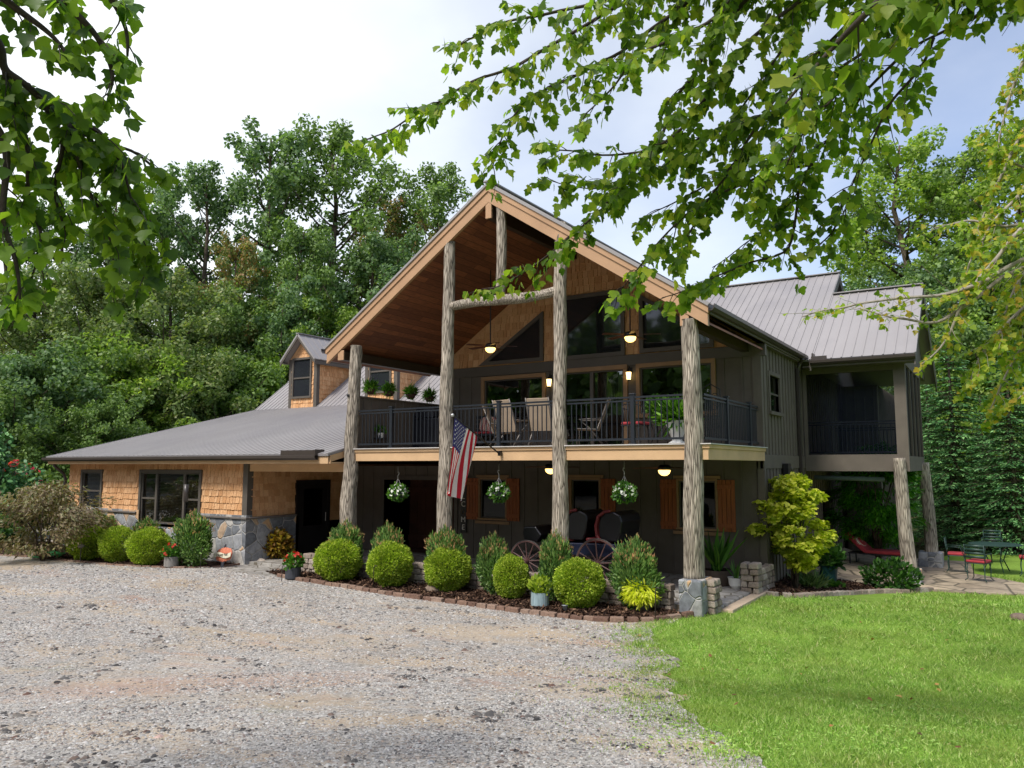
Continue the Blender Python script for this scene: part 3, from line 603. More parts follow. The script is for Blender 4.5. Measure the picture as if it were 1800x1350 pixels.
# --- upper storey, front
UW = [(-12.0, -10.14, 3.87, 4.95), (-9.5, -7.82, 3.06, 5.0), (-7.38, -5.6, 3.87, 5.0)]
mb = MB(); wall_y(mb, YW, -13.5, -4.5, 3.02, 5.08, UW, .14, .42, .2); obj('wall', mb, M_SIDE, HOUSE, label='grey board and batten wall behind the balcony')
for i, (a, b, c, d) in enumerate(UW):
    if i == 1:
        window_y(a, b, c, d, YW, M_TANW, .11, [(a + b) / 2 - .05], glass=M_GLASS, label='sliding glass door opening on the balcony')
        mb = MB(); nseg = 40
        vs = [(a + .82 + (b - a - .86) * k / nseg, 17.68 + .03 * sin(k * 1.9), z) for z in (3.08, 4.95) for k in range(nseg + 1)]
        mb.add(vs, [(k, k + 1, nseg + 2 + k, nseg + 1 + k) for k in range(nseg)]); obj('curtain', mb, M('curtain_cloth', lin((66, 62, 58)), .9, .1), HOUSE)
    else: window_y(a, b, c, d, YW, M_TANW, .10, glass=M_GLASS)
mb = MB(); mb.box(-13.5, -4.36, YW - .035, YW + .1, 5.08, 5.34); obj('band_board', mb, M_DARK, HOUSE)
RX, RZ, SL = -9.17, 8.77, .667
def gz(x): return RZ - SL * abs(x - RX)
mb = MB(); mb.prism([(-13.6, YW + .02, 5.34), (-4.5, YW + .02, 5.34), (-4.5, YW + .02, gz(-4.5) - .3), (RX, YW + .02, RZ - .3), (-13.6, YW + .02, gz(-13.6) - .3)], (0, .14, 0))
shingles(mb, -13.4, -4.5, 5.36, 8.3, lambda u, t, z: (u, YW + .02 - t, z), .19, lambda u, z: z < gz(u) - .55 and not (-9.5 < u < -7.9 and 5.4 < z < 6.9)); obj('gable_wall', mb, M_SHIN, HOUSE)
def polywin(pts, lab):
    pts = [Vector((x, YW - .03, z)) for x, z in pts]; c = sum(pts, Vector()) / len(pts); mb = MB(); n = len(pts)
    big = []                                     # frame is offset outwards by .09
    for i in range(n):
        p, q, r = pts[i - 1], pts[i], pts[(i + 1) % n]; d1 = (q - p).normalized(); d2 = (r - q).normalized(); n1 = Vector((d1.z, 0, -d1.x)); n2 = Vector((d2.z, 0, -d2.x))
        m = (n1 + n2).normalized(); big.append(q + m * (.10 / max(m.dot(n1), .3)))
    o = Vector((0, .05, 0)); f = Vector((0, -.035, 0))
    for i in range(n):
        j = (i + 1) % n; mb.hexa([pts[i] + f, pts[j] + f, pts[j] + o, pts[i] + o, big[i] + f, big[j] + f, big[j] + o, big[i] + o])
    fr = obj('window', mb, M_DARK, HOUSE, label=lab)
    p = MB(); p.add([q + Vector((0, .01, 0)) for q in pts], [tuple(range(n))]); obj('pane', p, M('gable_glass', (.012, .015, .018), .04, .3, .5, 5, 0, spec=.75), fr)
polywin([(-11.85, 5.47), (-10.2, 5.47), (-10.2, 6.52)], 'triangular gable window with dark frame')
polywin([(-9.5, 5.44), (-7.86, 5.44), (-7.86, 6.92), (-9.5, 6.92)], 'tall central gable window with dark frame')
polywin([(-7.27, 5.46), (-5.62, 5.46), (-5.62, 5.56), (-7.27, 6.66)], 'sloping gable window with dark frame')
# --- side wall facing the lawn
mb = MB(); sw = [(18.2, 19.15, 3.87, 4.72)]
wall_x(mb, -4.5, YW + .0, 31, -.4, 2.55, [(24.0, 25.0, -.4, 1.9)], .14, .3, .28); wall_x(mb, -4.5, YW + .0, 31, 2.86, 5.34, sw, .14, .3, .28); mb.box(-4.64, -4.47, YW, 31, 2.55, 2.86)
mb.box(-4.62, -4.46, YW - .035, YW + .12, -.1, 2.55); mb.box(-4.66, -4.462, YW - .037, YW + .12, 3.02, 5.35)
mb.prism([(-4.5, 21.2, 5.34), (-4.5, 31.6, 5.34), (-4.5, 26.4, 8.75)], (-.14, 0, 0)); obj('wall', mb, M_SIDE, HOUSE, label='grey brown board and batten side wall facing the lawn')
mb = MB(); a, b, c, d = sw[0]; X = -4.5
mb.box(X - .05, X + .05, a - .09, b + .09, d, d + .09); mb.box(X - .05, X + .09, a - .11, b + .11, c - .08, c); mb.box(X - .05, X + .05, a - .09, a, c, d); mb.box(X - .05, X + .05, b, b + .09, c, d)
fr = obj('window', mb, M_SIDE, HOUSE, bevel=.005); p = MB(); p.add([(X - .03, a, c), (X - .03, b, c), (X - .03, b, d), (X - .03, a, d)], [(0, 1, 2, 3)]); obj('pane', p, M_GLASSD, fr)
s = MB(); s.box(X - .02, X + .0, a, b, (c + d) / 2 - .02, (c + d) / 2 + .02); obj('sash', s, M_DARK, fr)
# rear block, back and far walls, floors
mb = MB(); wall_y(mb, 27.2, -4.36, -3.3, -.4, 5.2, (), .14, .28, .1); wall_x(mb, -3.3, 27.34, 33, -.4, 5.2, (), .14, .3, .2); obj('wall', mb, M_SIDE, HOUSE, label='board and batten wall of the rear block behind the patio')
mb = MB(); mb.box(-26, -4.64, 31, 31.15, -.2, 5.4); mb.box(-26, -25.86, 21.4, 31, -.2, 5.0); mb.box(-13.5, -13.36, YW + .14, 26, 2.9, 5.6); mb.box(-25.8, -25.66, 13.8, 21.4, 0, 2.9)
mb.prism([(-26, 21.3, 4.8), (-26, 31.5, 5.0), (-26, 26.4, 8.6)], (.14, 0, 0)); obj('wall', mb, M_SIDE, HOUSE, label='rear and far end walls')
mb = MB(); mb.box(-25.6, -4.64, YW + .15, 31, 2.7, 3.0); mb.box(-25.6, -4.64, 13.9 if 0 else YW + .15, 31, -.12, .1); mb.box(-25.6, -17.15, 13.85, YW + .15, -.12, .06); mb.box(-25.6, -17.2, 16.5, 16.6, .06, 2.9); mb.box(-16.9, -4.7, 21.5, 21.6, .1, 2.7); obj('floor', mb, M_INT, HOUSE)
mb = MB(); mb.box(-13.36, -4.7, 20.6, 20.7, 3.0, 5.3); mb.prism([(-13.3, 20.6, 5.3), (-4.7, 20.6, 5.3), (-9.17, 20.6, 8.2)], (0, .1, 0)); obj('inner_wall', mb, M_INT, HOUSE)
# --- balcony
mb = MB(); mb.box(-13.2, -4.56, 13.74, YW - .04, 2.9, 3.0); obj('deck', mb, M_DECKB, HOUSE)
mb = MB()
for k in range(29): mb.box(-13.15 + k * .3, -13.11 + k * .3, 13.74, YW - .04, 2.74, 2.9)
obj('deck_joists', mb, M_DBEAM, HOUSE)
mb = MB(); mb.box(-13.2, -4.452, 13.6, 13.74, 2.72, 2.925); mb.box(-13.2, -4.42, 13.572, 13.74, 2.926, 2.998); mb.box(-4.56, -4.45, 13.742, YW, 2.72, 2.925); mb.box(-4.56, -4.422, 13.742, YW, 2.926, 2.998); obj('rim_board', mb, M_TAN, HOUSE, bevel=.006)
mb = MB(); mb.box(-13.2, -4.38, 13.53, 13.9, 3.0, 3.018); mb.box(-4.7, -4.38, 13.902, YW, 3.0, 3.018); obj('flashing', mb, M_FLASH, HOUSE)
mb = MB(); wall_x(mb, -13.22, 13.8, YW - .05, 3.02, 4.27, (), .06, .3, .2); mb.box(-13.3, -13.18, 13.78, YW - .05, 4.271, 4.31); obj('privacy_wall', mb, M_SIDE, HOUSE, label='chest high grey screen wall at the balcony end')
# porch floor slab and step
mb = MB(); mb.box(-17.0, -4.42, 13.72, YW, -.05, .10); obj('porch_floor', mb, M_WALK, HOUSE, bevel=.01)
mb = MB(); mb.box(-4.418, -4.2, 13.95, 16.4, -.08, .06); obj('porch_step', mb, M('pale_concrete', lin((186, 166, 142)), .85, .12, 6, 60, .2), HOUSE, bevel=.012)
# --- railing
def railing(segs, name='railing'):
    top = MB(); bals = []; posts = []
    for a, b, ends in segs:
        a = Vector(a); b = Vector(b); d = b - a; L = d.length
        top.beam(a + Vector((0, 0, .90)), b + Vector((0, 0, .90)), .05, .035); top.beam(a + Vector((0, 0, .835)), b + Vector((0, 0, .835)), .03, .03); top.beam(a + Vector((0, 0, .1)), b + Vector((0, 0, .1)), .035, .04)
        n = int(L / .105); bal = MB(); bals.append(bal)
        for k in range(1, n): p = a + d * k / n; bal.beam(p + Vector((0, 0, .12)), p + Vector((0, 0, .822)), .018, .018, upv=(0, 1, 0))
        posts += ends
    r = obj(name, top, M_RAIL, HOUSE, label='black metal balcony railing'); [obj('baluster_panel', bal, M_RAIL, r) for bal in bals]
    for p in posts:
        q = MB(); q.box(p[0] - .04, p[0] + .04, p[1] - .04, p[1] + .04, p[2], p[2] + .95); q.box(p[0] - .055, p[0] + .055, p[1] - .055, p[1] + .055, p[2] + .951, p[2] + .975); q.box(p[0] - .07, p[0] + .07, p[1] - .07, p[1] + .07, p[2] + .0, p[2] + .02)
        obj('railing_post', q, M_RAIL, r, bevel=.004)
z0 = 3.018; PX = [-13.17, -10.34, -7.49, -4.72]; m1, m2, m3 = [onY(x, 760, 13.66).x for x in (688, 877, 1113)]
sp1, sp2 = [onX(x, 760, -4.58).y for x in (1278, 1318)]
railing([((PX[0] + .14, 13.66, z0), (m1, 13.66, z0), [(m1, 13.66, z0)]), ((m1, 13.66, z0), (PX[1] - .13, 13.66, z0), []), ((PX[1] + .13, 13.66, z0), (m2, 13.66, z0), [(m2, 13.66, z0)]), ((m2, 13.66, z0), (PX[2] - .13, 13.66, z0), []),
         ((PX[2] + .13, 13.66, z0), (m3, 13.66, z0), [(m3, 13.66, z0)]), ((m3, 13.66, z0), (PX[3] - .17, 13.66, z0), []), ((-4.58, 13.76, z0), (-4.58, sp1, z0), [(-4.58, sp1, z0)]), ((-4.58, sp1, z0), (-4.58, sp2, z0), [(-4.58, sp2, z0)]), ((-4.58, sp2, z0), (-4.58, YW - .05, z0), [])])
# --- log posts
def log(pts, rad, n=28, seed=0, name='log_post', label=None, parent=HOUSE):
    pts = [Vector(p) for p in pts]; line = smoothline(pts, 9); k = len(line); mb = MB(); rad = [q * .9 for q in rad]; rs = np.interp(np.linspace(0, 1, k), np.linspace(0, 1, len(rad)), rad)
    axisd = (pts[-1] - pts[0]).normalized(); r0 = axisd.cross(Vector((0, 1, 0)) if abs(axisd.y) < .8 else Vector((1, 0, 0))).normalized(); u0 = axisd.cross(r0)
    vs = []
    for i, p in enumerate(line):
        for j in range(n):
            a = 2 * pi * j / n; f = 1 + .10 * noise.noise(Vector((cos(a) * 3.2 + seed, sin(a) * 3.2, i * .12))) + .09 * noise.noise(Vector((cos(a) * 1.2, sin(a) * 1.2 + seed, i * .16)))
            vs.append(p + (r0 * cos(a) + u0 * sin(a)) * rs[i] * f)
    fs = [(i * n + j, i * n + (j + 1) % n, (i + 1) * n + (j + 1) % n, (i + 1) * n + j) for i in range(k - 1) for j in range(n)] + [tuple(range(n - 1, -1, -1)), tuple(range((k - 1) * n, k * n))]
    mb.add(vs, fs); return obj(name, mb, M_BARK, parent, smooth=True, label=label)
def at136(px, py): p = onY(px, py, 13.6); return (p.x, p.y, p.z)
log([(-13.2, 13.6, 0)] + [at136(*q) for q in ((613, 880), (617, 830), (617, 785), (621, 710), (626, 618))] + [(-13.14, 13.6, 5.5)], [.22, .22, .19, .17, .165, .155, .15], seed=1, label='log post at the left end of the balcony')
log([(-10.36, 13.6, 0)] + [at136(*q) for q in ((781, 900), (785, 800), (784, 720), (787, 620), (789, 540), (790, 455))] + [(-10.29, 13.6, 7.65)], [.19, .19, .18, .165, .15, .145, .135, .13], seed=2, label='second log post from the left, behind the flag')
log([(-7.52, 13.6, 0)] + [at136(*q) for q in ((985, 900), (984, 800), (983, 720), (986, 610), (984, 540), (986, 450))] + [(-7.43, 13.6, 7.6)], [.2, .19, .17, .15, .15, .145, .14, .14], seed=3, label='third log post from the left')
log([(-4.78, 13.6, .6)] + [at136(*q) for q in ((1219, 900), (1220, 800), (1218, 720), (1215, 640), (1212, 570))] + [(-4.76, 13.6, 5.3)], [.205, .195, .18, .185, .18, .165, .16], seed=4, label='thick log post on a stone pedestal at the right corner')
log([at136(880, 517), at136(882, 450), at136(881, 385), (-8.93, 13.6, 8.3)], [.115, .12, .12, .12], seed=5, name='king_post')
log([at136(795, 538), at136(845, 530), at136(905, 525), at136(950, 519), at136(985, 509)], [.11, .12, .125, .11, .12], seed=6, name='tie_beam')
def stonebox(x0, x1, y0, y1, z0, z1, name='stone_pedestal', mat=None):
    mb = MB(); j = lambda: random.uniform(-.015, .015)
    n = 5
    for i in range(3):
        pass
    mb.hexa([(x0 + j(), y0 + j(), z0), (x1 + j(), y0 + j(), z0), (x1 + j(), y1 + j(), z0), (x0 + j(), y1 + j(), z0), (x0 + j(), y0 + j(), z1), (x1 + j(), y0 + j(), z1), (x1 + j(), y1 + j(), z1), (x0 + j(), y1 + j(), z1)])
    return obj(name, mb, mat or M_STONES, HOUSE, bevel=.03)
stonebox(onY(1192, 1050, 13.28).x, onY(1234, 1050, 13.28).x, 13.28, 13.95, -.05, .62)
# --- gabled roof over the balcony
def ribbed(mb, p0, p1, q0, q1, sp=.229, th=.05, w=.035, h=.02):
    """metal sheet: p0-p1 along the eave, q0-q1 along the ridge; ribs run from eave to ridge"""
    p0, p1, q0, q1 = [Vector(v) for v in (p0, p1, q0, q1)]; nrm = (p1 - p0).cross(q0 - p0).normalized(); nrm = -nrm if nrm.z < 0 else nrm
    mb.hexa([p0 - nrm * th, p1 - nrm * th, q1 - nrm * th, q0 - nrm * th, p0, p1, q1, q0]); n = int((p1 - p0).length / sp)
    for k in range(n + 1):
        a = p0.lerp(p1, min(max(k / n, .004), .996)); b = q0.lerp(q1, min(max(k / n, .004), .996)); mb.beam(a + nrm * (h * .5 - .002), b + nrm * (h * .5 - .002), w, h, upv=nrm)
EL, ER = -14.04, -4.31
mb = MB(); ribbed(mb, (ER, 13.42, gz(ER)), (ER, 26.4, gz(ER)), (RX, 13.42, RZ), (RX, 26.4, RZ)); ribbed(mb, (EL, 13.42, gz(EL)), (EL, 26.4, gz(EL)), (RX, 13.42, RZ), (RX, 26.4, RZ)); mb.beam((RX, 13.41, RZ + .03), (RX, 26.4, RZ + .03), .2, .03)
roof = obj('roof', mb, M_ROOF, HOUSE, label='steep grey metal gable roof over the balcony')
def rakepart(y0, y1, t0, t1, mat, name, el=EL, er=ER, lab=None, rx=RX, f=gz):
    mb = MB()
    for a, b in ((el, rx), (rx, er)):
        mb.hexa([(a, y0, f(a) - t1), (b, y0, f(b) - t1), (b, y1, f(b) - t1), (a, y1, f(a) - t1), (a, y0, f(a) - t0), (b, y0, f(b) - t0), (b, y1, f(b) - t0), (a, y1, f(a) - t0)])
    return obj(name, mb, mat, HOUSE, label=lab)
rakepart(13.45, 13.53, .062, .185, M_RAKE, 'rake_board', EL + .03, ER - .03); rakepart(13.478, 13.56, .187, .43, M_RAKE, 'rake_board', EL + .05, ER - .05)
rakepart(13.562, YW + .0, .36, .40, M_CEIL, 'ceiling', EL + .1, ER - .1, 'stained wood ceiling over the balcony')
mb = MB(); mb.box(ER - .06, ER - .02, 13.562, 21.2, 5.36, 5.46); obj('eave_board', mb, M_DARK, HOUSE); mb = MB(); mb.box(EL + .02, EL + .06, 13.562, 21.4, 5.36, 5.46)
obj('eave_board', mb, M_DARK, HOUSE); mb = MB(); mb.box(-4.72, ER - .062, YW + .03, 21.4, 5.33, 5.37); obj('soffit', mb, M_DARK, HOUSE)
for (a, b) in ((-4.89, -4.72), (-13.63, -13.44)):
    mb = MB(); mb.box(a, b, 13.50, 13.53, 5.18, gz(min(abs(a - RX), abs(b - RX)) + RX) - .42 if 0 else 5.42); obj('beam_end', mb, M_RAKE, HOUSE, bevel=.004)
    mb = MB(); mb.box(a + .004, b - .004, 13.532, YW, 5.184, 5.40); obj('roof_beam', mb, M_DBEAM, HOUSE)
mb = MB(); mb.box(-9.245, -9.095, 13.485, 13.53, 7.98, 8.36); obj('beam_end', mb, M_RAKE, HOUSE, bevel=.004)
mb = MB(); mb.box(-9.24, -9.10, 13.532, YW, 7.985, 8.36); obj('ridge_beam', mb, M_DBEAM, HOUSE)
def gutter(a, b, name='gutter', up=(0, 0, 1)):
    mb = MB(); a = Vector(a); b = Vector(b); d = (b - a).normalized(); o = d.cross(Vector((0, 0, 1))).normalized()
    prof = [(0, 0), (.07, 0), (.115, .05), (.125, .115), (.11, .12), (.10, .06), (.06, .012), (.01, .012), (.01, .12), (0, .12)]
    ra = [a + o * x + Vector((0, 0, z)) for x, z in prof]; rb = [b + o * x + Vector((0, 0, z)) for x, z in prof]; n = len(prof)
    mb.add(ra + rb, [(i, (i + 1) % n, n + (i + 1) % n, n + i) for i in range(n)] + [tuple(range(n)), tuple(range(2 * n - 1, n - 1, -1))]); return obj(name, mb, M_GUT, roof)
gutter((ER - .02, 13.43, 5.40), (ER - .02, 21.35, 5.40))
gutter((EL + .02, 21.3, 5.38), (EL + .02, 13.43, 5.38))
# --- cross roof of the main block and of the screened porch
CS = .667
def cz(y): return 5.40 + CS * (y - 21.25)
mb = MB(); RYM, RYP = 26.4, 24.9
ribbed(mb, (-13.0, 21.25, cz(21.25)), (-4.12, 21.25, cz(21.25)), (-13.0, RYM, cz(RYM)), (-4.12, RYM, cz(RYM)))
ribbed(mb, (-4.118, 21.252, cz(21.25)), (-1.66, 21.252, cz(21.25)), (-4.118, RYP, cz(RYP)), (-1.66, RYP, cz(RYP)))
ribbed(mb, (-26.2, 31.7, 5.2), (-4.12, 31.7, 5.2), (-26.2, RYM, cz(RYM)), (-4.12, RYM, cz(RYM)), .6); ribbed(mb, (-4.118, 28.5, 5.3), (-1.66, 28.5, 5.3), (-4.118, RYP, cz(RYP)), (-1.66, RYP, cz(RYP)), .6)
mb.beam((-13, RYM, cz(RYM) + .03), (-4.11, RYM, cz(RYM) + .03), .22, .03); mb.beam((-4.11, RYP, cz(RYP) + .03), (-1.65, RYP, cz(RYP) + .03), .22, .03)
LS = (cz(RYM) - 4.88) / (RYM - 21.25)
ribbed(mb, (-26.2, 21.25, 4.9), (-13.002, 21.25, 4.9), (-26.2, RYM, cz(RYM)), (-13.002, RYM, cz(RYM)))
roof2 = obj('roof', mb, M_ROOF, HOUSE, label='grey metal cross roofs of the main block and screened porch')
mb = MB()
for X0, ry, ye, ze in ((-4.12, RYM, 31.7, 5.2), (-1.66, RYP, 28.5, 5.3)):
    for ya, za, yb, zb in ((21.26, cz(21.26), ry, cz(ry)), (ry, cz(ry), ye, ze)):
        mb.hexa([(X0 - .05, ya, za - .30), (X0 - .012, ya, za - .30), (X0 - .012, yb, zb - .30), (X0 - .05, yb, zb - .30), (X0 - .05, ya, za - .065), (X0 - .012, ya, za - .065), (X0 - .012, yb, zb - .065), (X0 - .05, yb, zb - .065)])
obj('rake_board', mb, M_DARK, HOUSE)
mb = MB(); mb.box(-4.18, -1.7, 21.27, 21.31, 5.2, 5.33); obj('eave_board', mb, M_DARK, HOUSE); mb = MB(); mb.box(-4.36, -1.7, 21.31, 21.74, 5.2, 5.24); obj('soffit', mb, M_DARK, HOUSE)
r_ = roof; roof = roof2; gutter((-4.15, 21.27, 5.25), (-1.67, 21.27, 5.25)); roof = r_
mb = MB(); mb.box(-4.1, -3.72, 21.16, 21.2, 5.3, 5.47); mb.box(-4.1, -4.06, 21.2, 21.5, 5.42, 5.56); obj('splash_guard', mb, M_GUT, roof2)
# --- screened porch
def scr(name):
    m, nt, p = base(name); p.inputs['Specular IOR Level'].default_value = .05; p.inputs['Base Color'].default_value = (.002, .004, .008, 1); p.inputs['Roughness'].default_value = .5
    t = nn(nt, 'ShaderNodeBsdfTransparent'); mx = nt.nodes.new('ShaderNodeMixShader'); mx.inputs[0].default_value = .42
    f = noisef(nt, coords(nt), 3); nt.links.new(ramp(nt, f, [(.3, .5), (.7, .58)]), mx.inputs[0])
    nt.links.new(t.outputs[0], mx.inputs[1]); nt.links.new(p.outputs[0], mx.inputs[2]); nt.links.new(mx.outputs[0], nt.nodes['Material Output'].inputs[0]); return m
YP, XP = 21.73, -1.97
mb = MB(); mb.box(-4.36, XP - .03, YP + .03, 26.1, 2.6, 2.84); obj('porch_floor', mb, M_DECKB, HOUSE, label='floor of the screened porch')
mb = MB(); mb.box(-4.46, XP, YP, YP + .05, 2.47, 2.86); mb.box(XP - .05, XP, YP + .052, 26.1, 2.47, 2.86); mb.box(-4.46, XP - .052, 26.05, 26.1, 2.47, 2.86); obj('rim_board', mb, M_SIDE, HOUSE, label='grey brown rim of the screened porch')
mb = MB(); mb.box(-4.46, -4.38, YP, YP + .08, 2.862, 5.2); mb.box(XP - .27, XP, YP, YP + .2, 2.862, 5.2); mb.box(-4.46, XP, YP + .01, YP + .15, 5.05, 5.22) if 0 else None
mb.box(-4.378, XP - .272, YP + .01, YP + .08, 2.862, 2.9); mb.box(-4.378, XP - .272, YP + .01, YP + .14, 5.06, 5.2)
for y in (22.9, 23.9, 25.0, 25.9): mb.box(XP - .09, XP, y, y + .09, 2.862, 5.3)
mb.box(XP - .08, XP - .001, YP + .2, 26.0, 5.201, 5.34); mb.prism([(XP, 21.5, 5.34), (XP, 28.2, 5.34), (XP, RYP, cz(RYP) - .2)], (-.1, 0, 0)); mb.box(-4.36, XP - .1, 26.0, 26.1, 2.86, 5.4) if 0 else None
obj('porch_frame', mb, M_SIDE, HOUSE)
M_SCR = scr('insect_screen'); mb = MB(); mb.add([(-4.37, YP + .05, 2.9), (XP - .27, YP + .05, 2.9), (XP - .27, YP + .05, 5.06), (-4.37, YP + .05, 5.06)], [(0, 1, 2, 3)]); mb.add([(XP - .045, YP + .2, 2.86), (XP - .045, 26, 2.86), (XP - .045, 26, 5.2), (XP - .045, YP + .2, 5.2)], [(0, 1, 2, 3)]); obj('screen', mb, M_SCR, HOUSE)
z0 = 2.86
railing([((-4.4, YP + .22, z0), (XP - .2, YP + .22, z0), []), ((XP - .16, YP + .25, z0), (XP - .16, 26, z0), []), ((-4.4, 25.9, z0), (XP - .2, 25.9, z0), [])])
p5a, p5b = onY(1598, 990, 21.6), onY(1581, 805, 21.6)
log([(p5a.x - .01, 21.6, -.2), p5a, p5a.lerp(p5b, .5) + Vector((-.02, 0, 0)), p5b], [.2, .19, .17, .15], seed=8, label='log post under the screened porch corner')
log([(-1.86, 25.4, -.2), (-1.88, 25.4, 1.2), (-1.95, 25.4, 2.7)], [.2, .18, .17], seed=9, label='log post at the back of the patio')
stonebox(p5a.x - .1, p5a.x + .27, 21.4, 21.75, -.28, .10); stonebox(-2.2, -1.58, 25.1, 25.7, -.28, .16)
mb = MB(); mb.tube([(-4.3, 22.0, 2.3), (-2.6, 22.0, 2.26)], .06, 12); obj('awning_roll', mb, M('green_canvas', lin((86, 100, 92)), .8, .1), HOUSE, smooth=True)
mb = MB(); yd = onX(1404, 740, -4.45).y; mb.box(-4.47, -4.39, yd - .05, yd + .05, -.1, 5.15); mb.tube([(-4.43, yd, 5.1), (-4.36, yd, 5.3), (-4.26, yd - .1, 5.4)], .045, 10); obj('downspout', mb, M_GUT, HOUSE, bevel=.008)
# --- low roof and orange wing
mb = MB(); lz = lambda y: 2.9 + (4.9 - 2.9) / (21.25 - 13.08) * (y - 13.08)
ribbed(mb, (-26.25, 13.08, lz(13.08)), (-13.46, 13.08, lz(13.08)), (-26.25, 21.3, lz(21.3)), (-13.46, 21.3, lz(21.3)), .229, .06, .04, .012)
roof3 = obj('roof', mb, M_ROOF, HOUSE, label='long low grey metal roof over the orange wing and entry')
r_ = roof; roof = roof3; gutter((-26.3, 13.10, 2.745), (-13.8, 13.10, 2.745)); roof = r_
mb = MB(); mb.box(-15.0, -13.8, 13.0, 13.03, 2.85, 2.985); mb.box(-13.83, -13.8, 13.03, 13.3, 2.86, 3.0); obj('splash_guard', mb, M_GUT, roof3)
mb = MB(); v = Vector((0, 0, 0)); d = ray(332, 752); t = 15
while EYE + d[2] * t < lz(d[1] * t): t += .05
mb.tube([(d[0] * t, d[1] * t, lz(d[1] * t) - .05), (d[0] * t, d[1] * t, lz(d[1] * t) + .28)], .045, 10); obj('vent_pipe', mb, M_GUT, roof3, smooth=True)
mb = MB(); mb.box(-26.2, -13.5, 13.13, 13.17, 2.66, 2.83); mb.box(-26.2, -13.46, 13.17, 13.8, 2.66, 2.70)
for X0 in (-26.24, -13.50): mb.hexa([(X0, 13.18, 2.705), (X0 + .04, 13.18, 2.705), (X0 + .04, 21.2, lz(21.2) - .25), (X0, 21.2, lz(21.2) - .25), (X0, 13.18, lz(13.18) - .07), (X0 + .04, 13.18, lz(13.18) - .07), (X0 + .04, 21.2, lz(21.2) - .07), (X0, 21.2, lz(21.2) - .07)])
obj('soffit', mb, M_TAN, HOUSE, label='tan fascia and soffit of the low roof')
mb = MB(); mb.box(-16.99, -13.3, 13.68, 13.86, 2.46, 2.655); obj('header_beam', mb, M_TAN, HOUSE); mb = MB(); mb.box(-16.9, -13.3, 13.88, YW, 2.6, 2.65); obj('entry_ceiling', mb, M_CEIL, HOUSE)
YG = 13.66; WW = [(-25.0, -23.95, 1.24, 2.40), (-21.78, -19.02, .95, 2.40)]
mb = MB(); wall_y(mb, YG, -25.8, -17.0, 1.22, 2.72, WW, .14); fr = lambda u, z: not any(a - .1 < u < b + .1 and c - .1 < z < d + .1 for a, b, c, d in WW)
shingles(mb, -25.8, -17.16, 1.26, 2.70, lambda u, t, z: (u, YG - t, z), .175, fr)
wall_x(mb, -17.0, YG + .14, YW, 1.22, 2.72, [(15.4, 16.5, 1.0, 2.1)], .14); shingles(mb, YG + .1, YW, 1.26, 2.70, lambda u, t, z: (-17.0 + t, u, z), .175, lambda u, z: not (15.3 < u < 16.6 and z < 2.15)); obj('shingle_wall', mb, M_SHIN, HOUSE, label='orange cedar shingle wall of the low wing')
mb = MB(); hs = [(WW[1][0], WW[1][1], .95, 1.3)]; wall_y(mb, YG - .07, -25.85, -16.93, -.05, 1.2, hs, .2); obj('stone_base', mb, M_STONEY, HOUSE, label='stone veneer below the wing windows'); mb = MB(); wall_x(mb, -16.93, YG + .13, YW, -.05, 1.2, [(15.4, 16.5, -.05, 1.3)], .2) if 0 else wall_x(mb, -16.93, YG + .13, 15.4, -.05, 1.2, (), .2); obj('stone_base', mb, M_STONEY, HOUSE, label='stone veneer beside the entry door')
mb = MB()
for a, b in ((-25.88, WW[1][0] - .1), (WW[1][1] + .1, -16.88)): mb.box(a, b, YG - .12, YG + .02, 1.2, 1.25)
mb.box(-17.02, -16.88, YG + .021, 15.3, 1.2, 1.25); obj('ledge', mb, M_CAP, HOUSE, bevel=.01)
mb = MB(); mb.box(-17.16, -16.965, YG - .035, YG + .15, 1.252, 2.71); mb.box(-25.84, -25.66, YG - .03, YG + .1, 1.252, 2.71) if 0 else None; obj('corner_board', mb, M_DARK, HOUSE)
a, b, c, d = WW[0]; window_y(a, b, c, d, YG, M_DARK, .09, (), [(a, b, (c + d) / 2)], blinds=(c + d) / 2 - .5)
a, b, c, d = WW[1]; window_y(a, b, c, d, YG, M_DARK, .10, [a + .72, b - .72], [(a, a + .68, (c + d) / 2 - .02), (b - .68, b, (c + d) / 2 - .02)], blinds=c + .02)
mb = MB(); mb.box(-17.06, -16.96, 15.4, 16.5, .1, 2.1); mb.box(-17.0, -16.93, 15.3, 15.4, .1, 2.2); mb.box(-17.0, -16.93, 16.5, 16.6, .1, 2.2); mb.box(-17.0, -16.93, 15.4, 16.5, 2.1, 2.2); dr = obj('door', mb, M_DOORB, HOUSE, label='dark entry door beside the stone corner'); p = MB(); p.box(-16.958, -16.95, 15.6, 16.3, .9, 1.95); obj('pane', p, M_GLASSD, dr); p = MB(); p.tube([(-16.9, 16.4, 1.0), (-16.9, 16.4, 1.25)], .012, 8); obj('handle', p, M_FLASH, dr)
mb = MB(); mb.tube([(-25.95, 13.2, 2.74), (-25.95, 13.22, 2.6), (-25.9, 13.5, 2.35), (-25.88, 13.55, 2.2), (-25.88, 13.55, .3)], .05, 10); obj('downspout', mb, M_GUT, HOUSE, smooth=True)
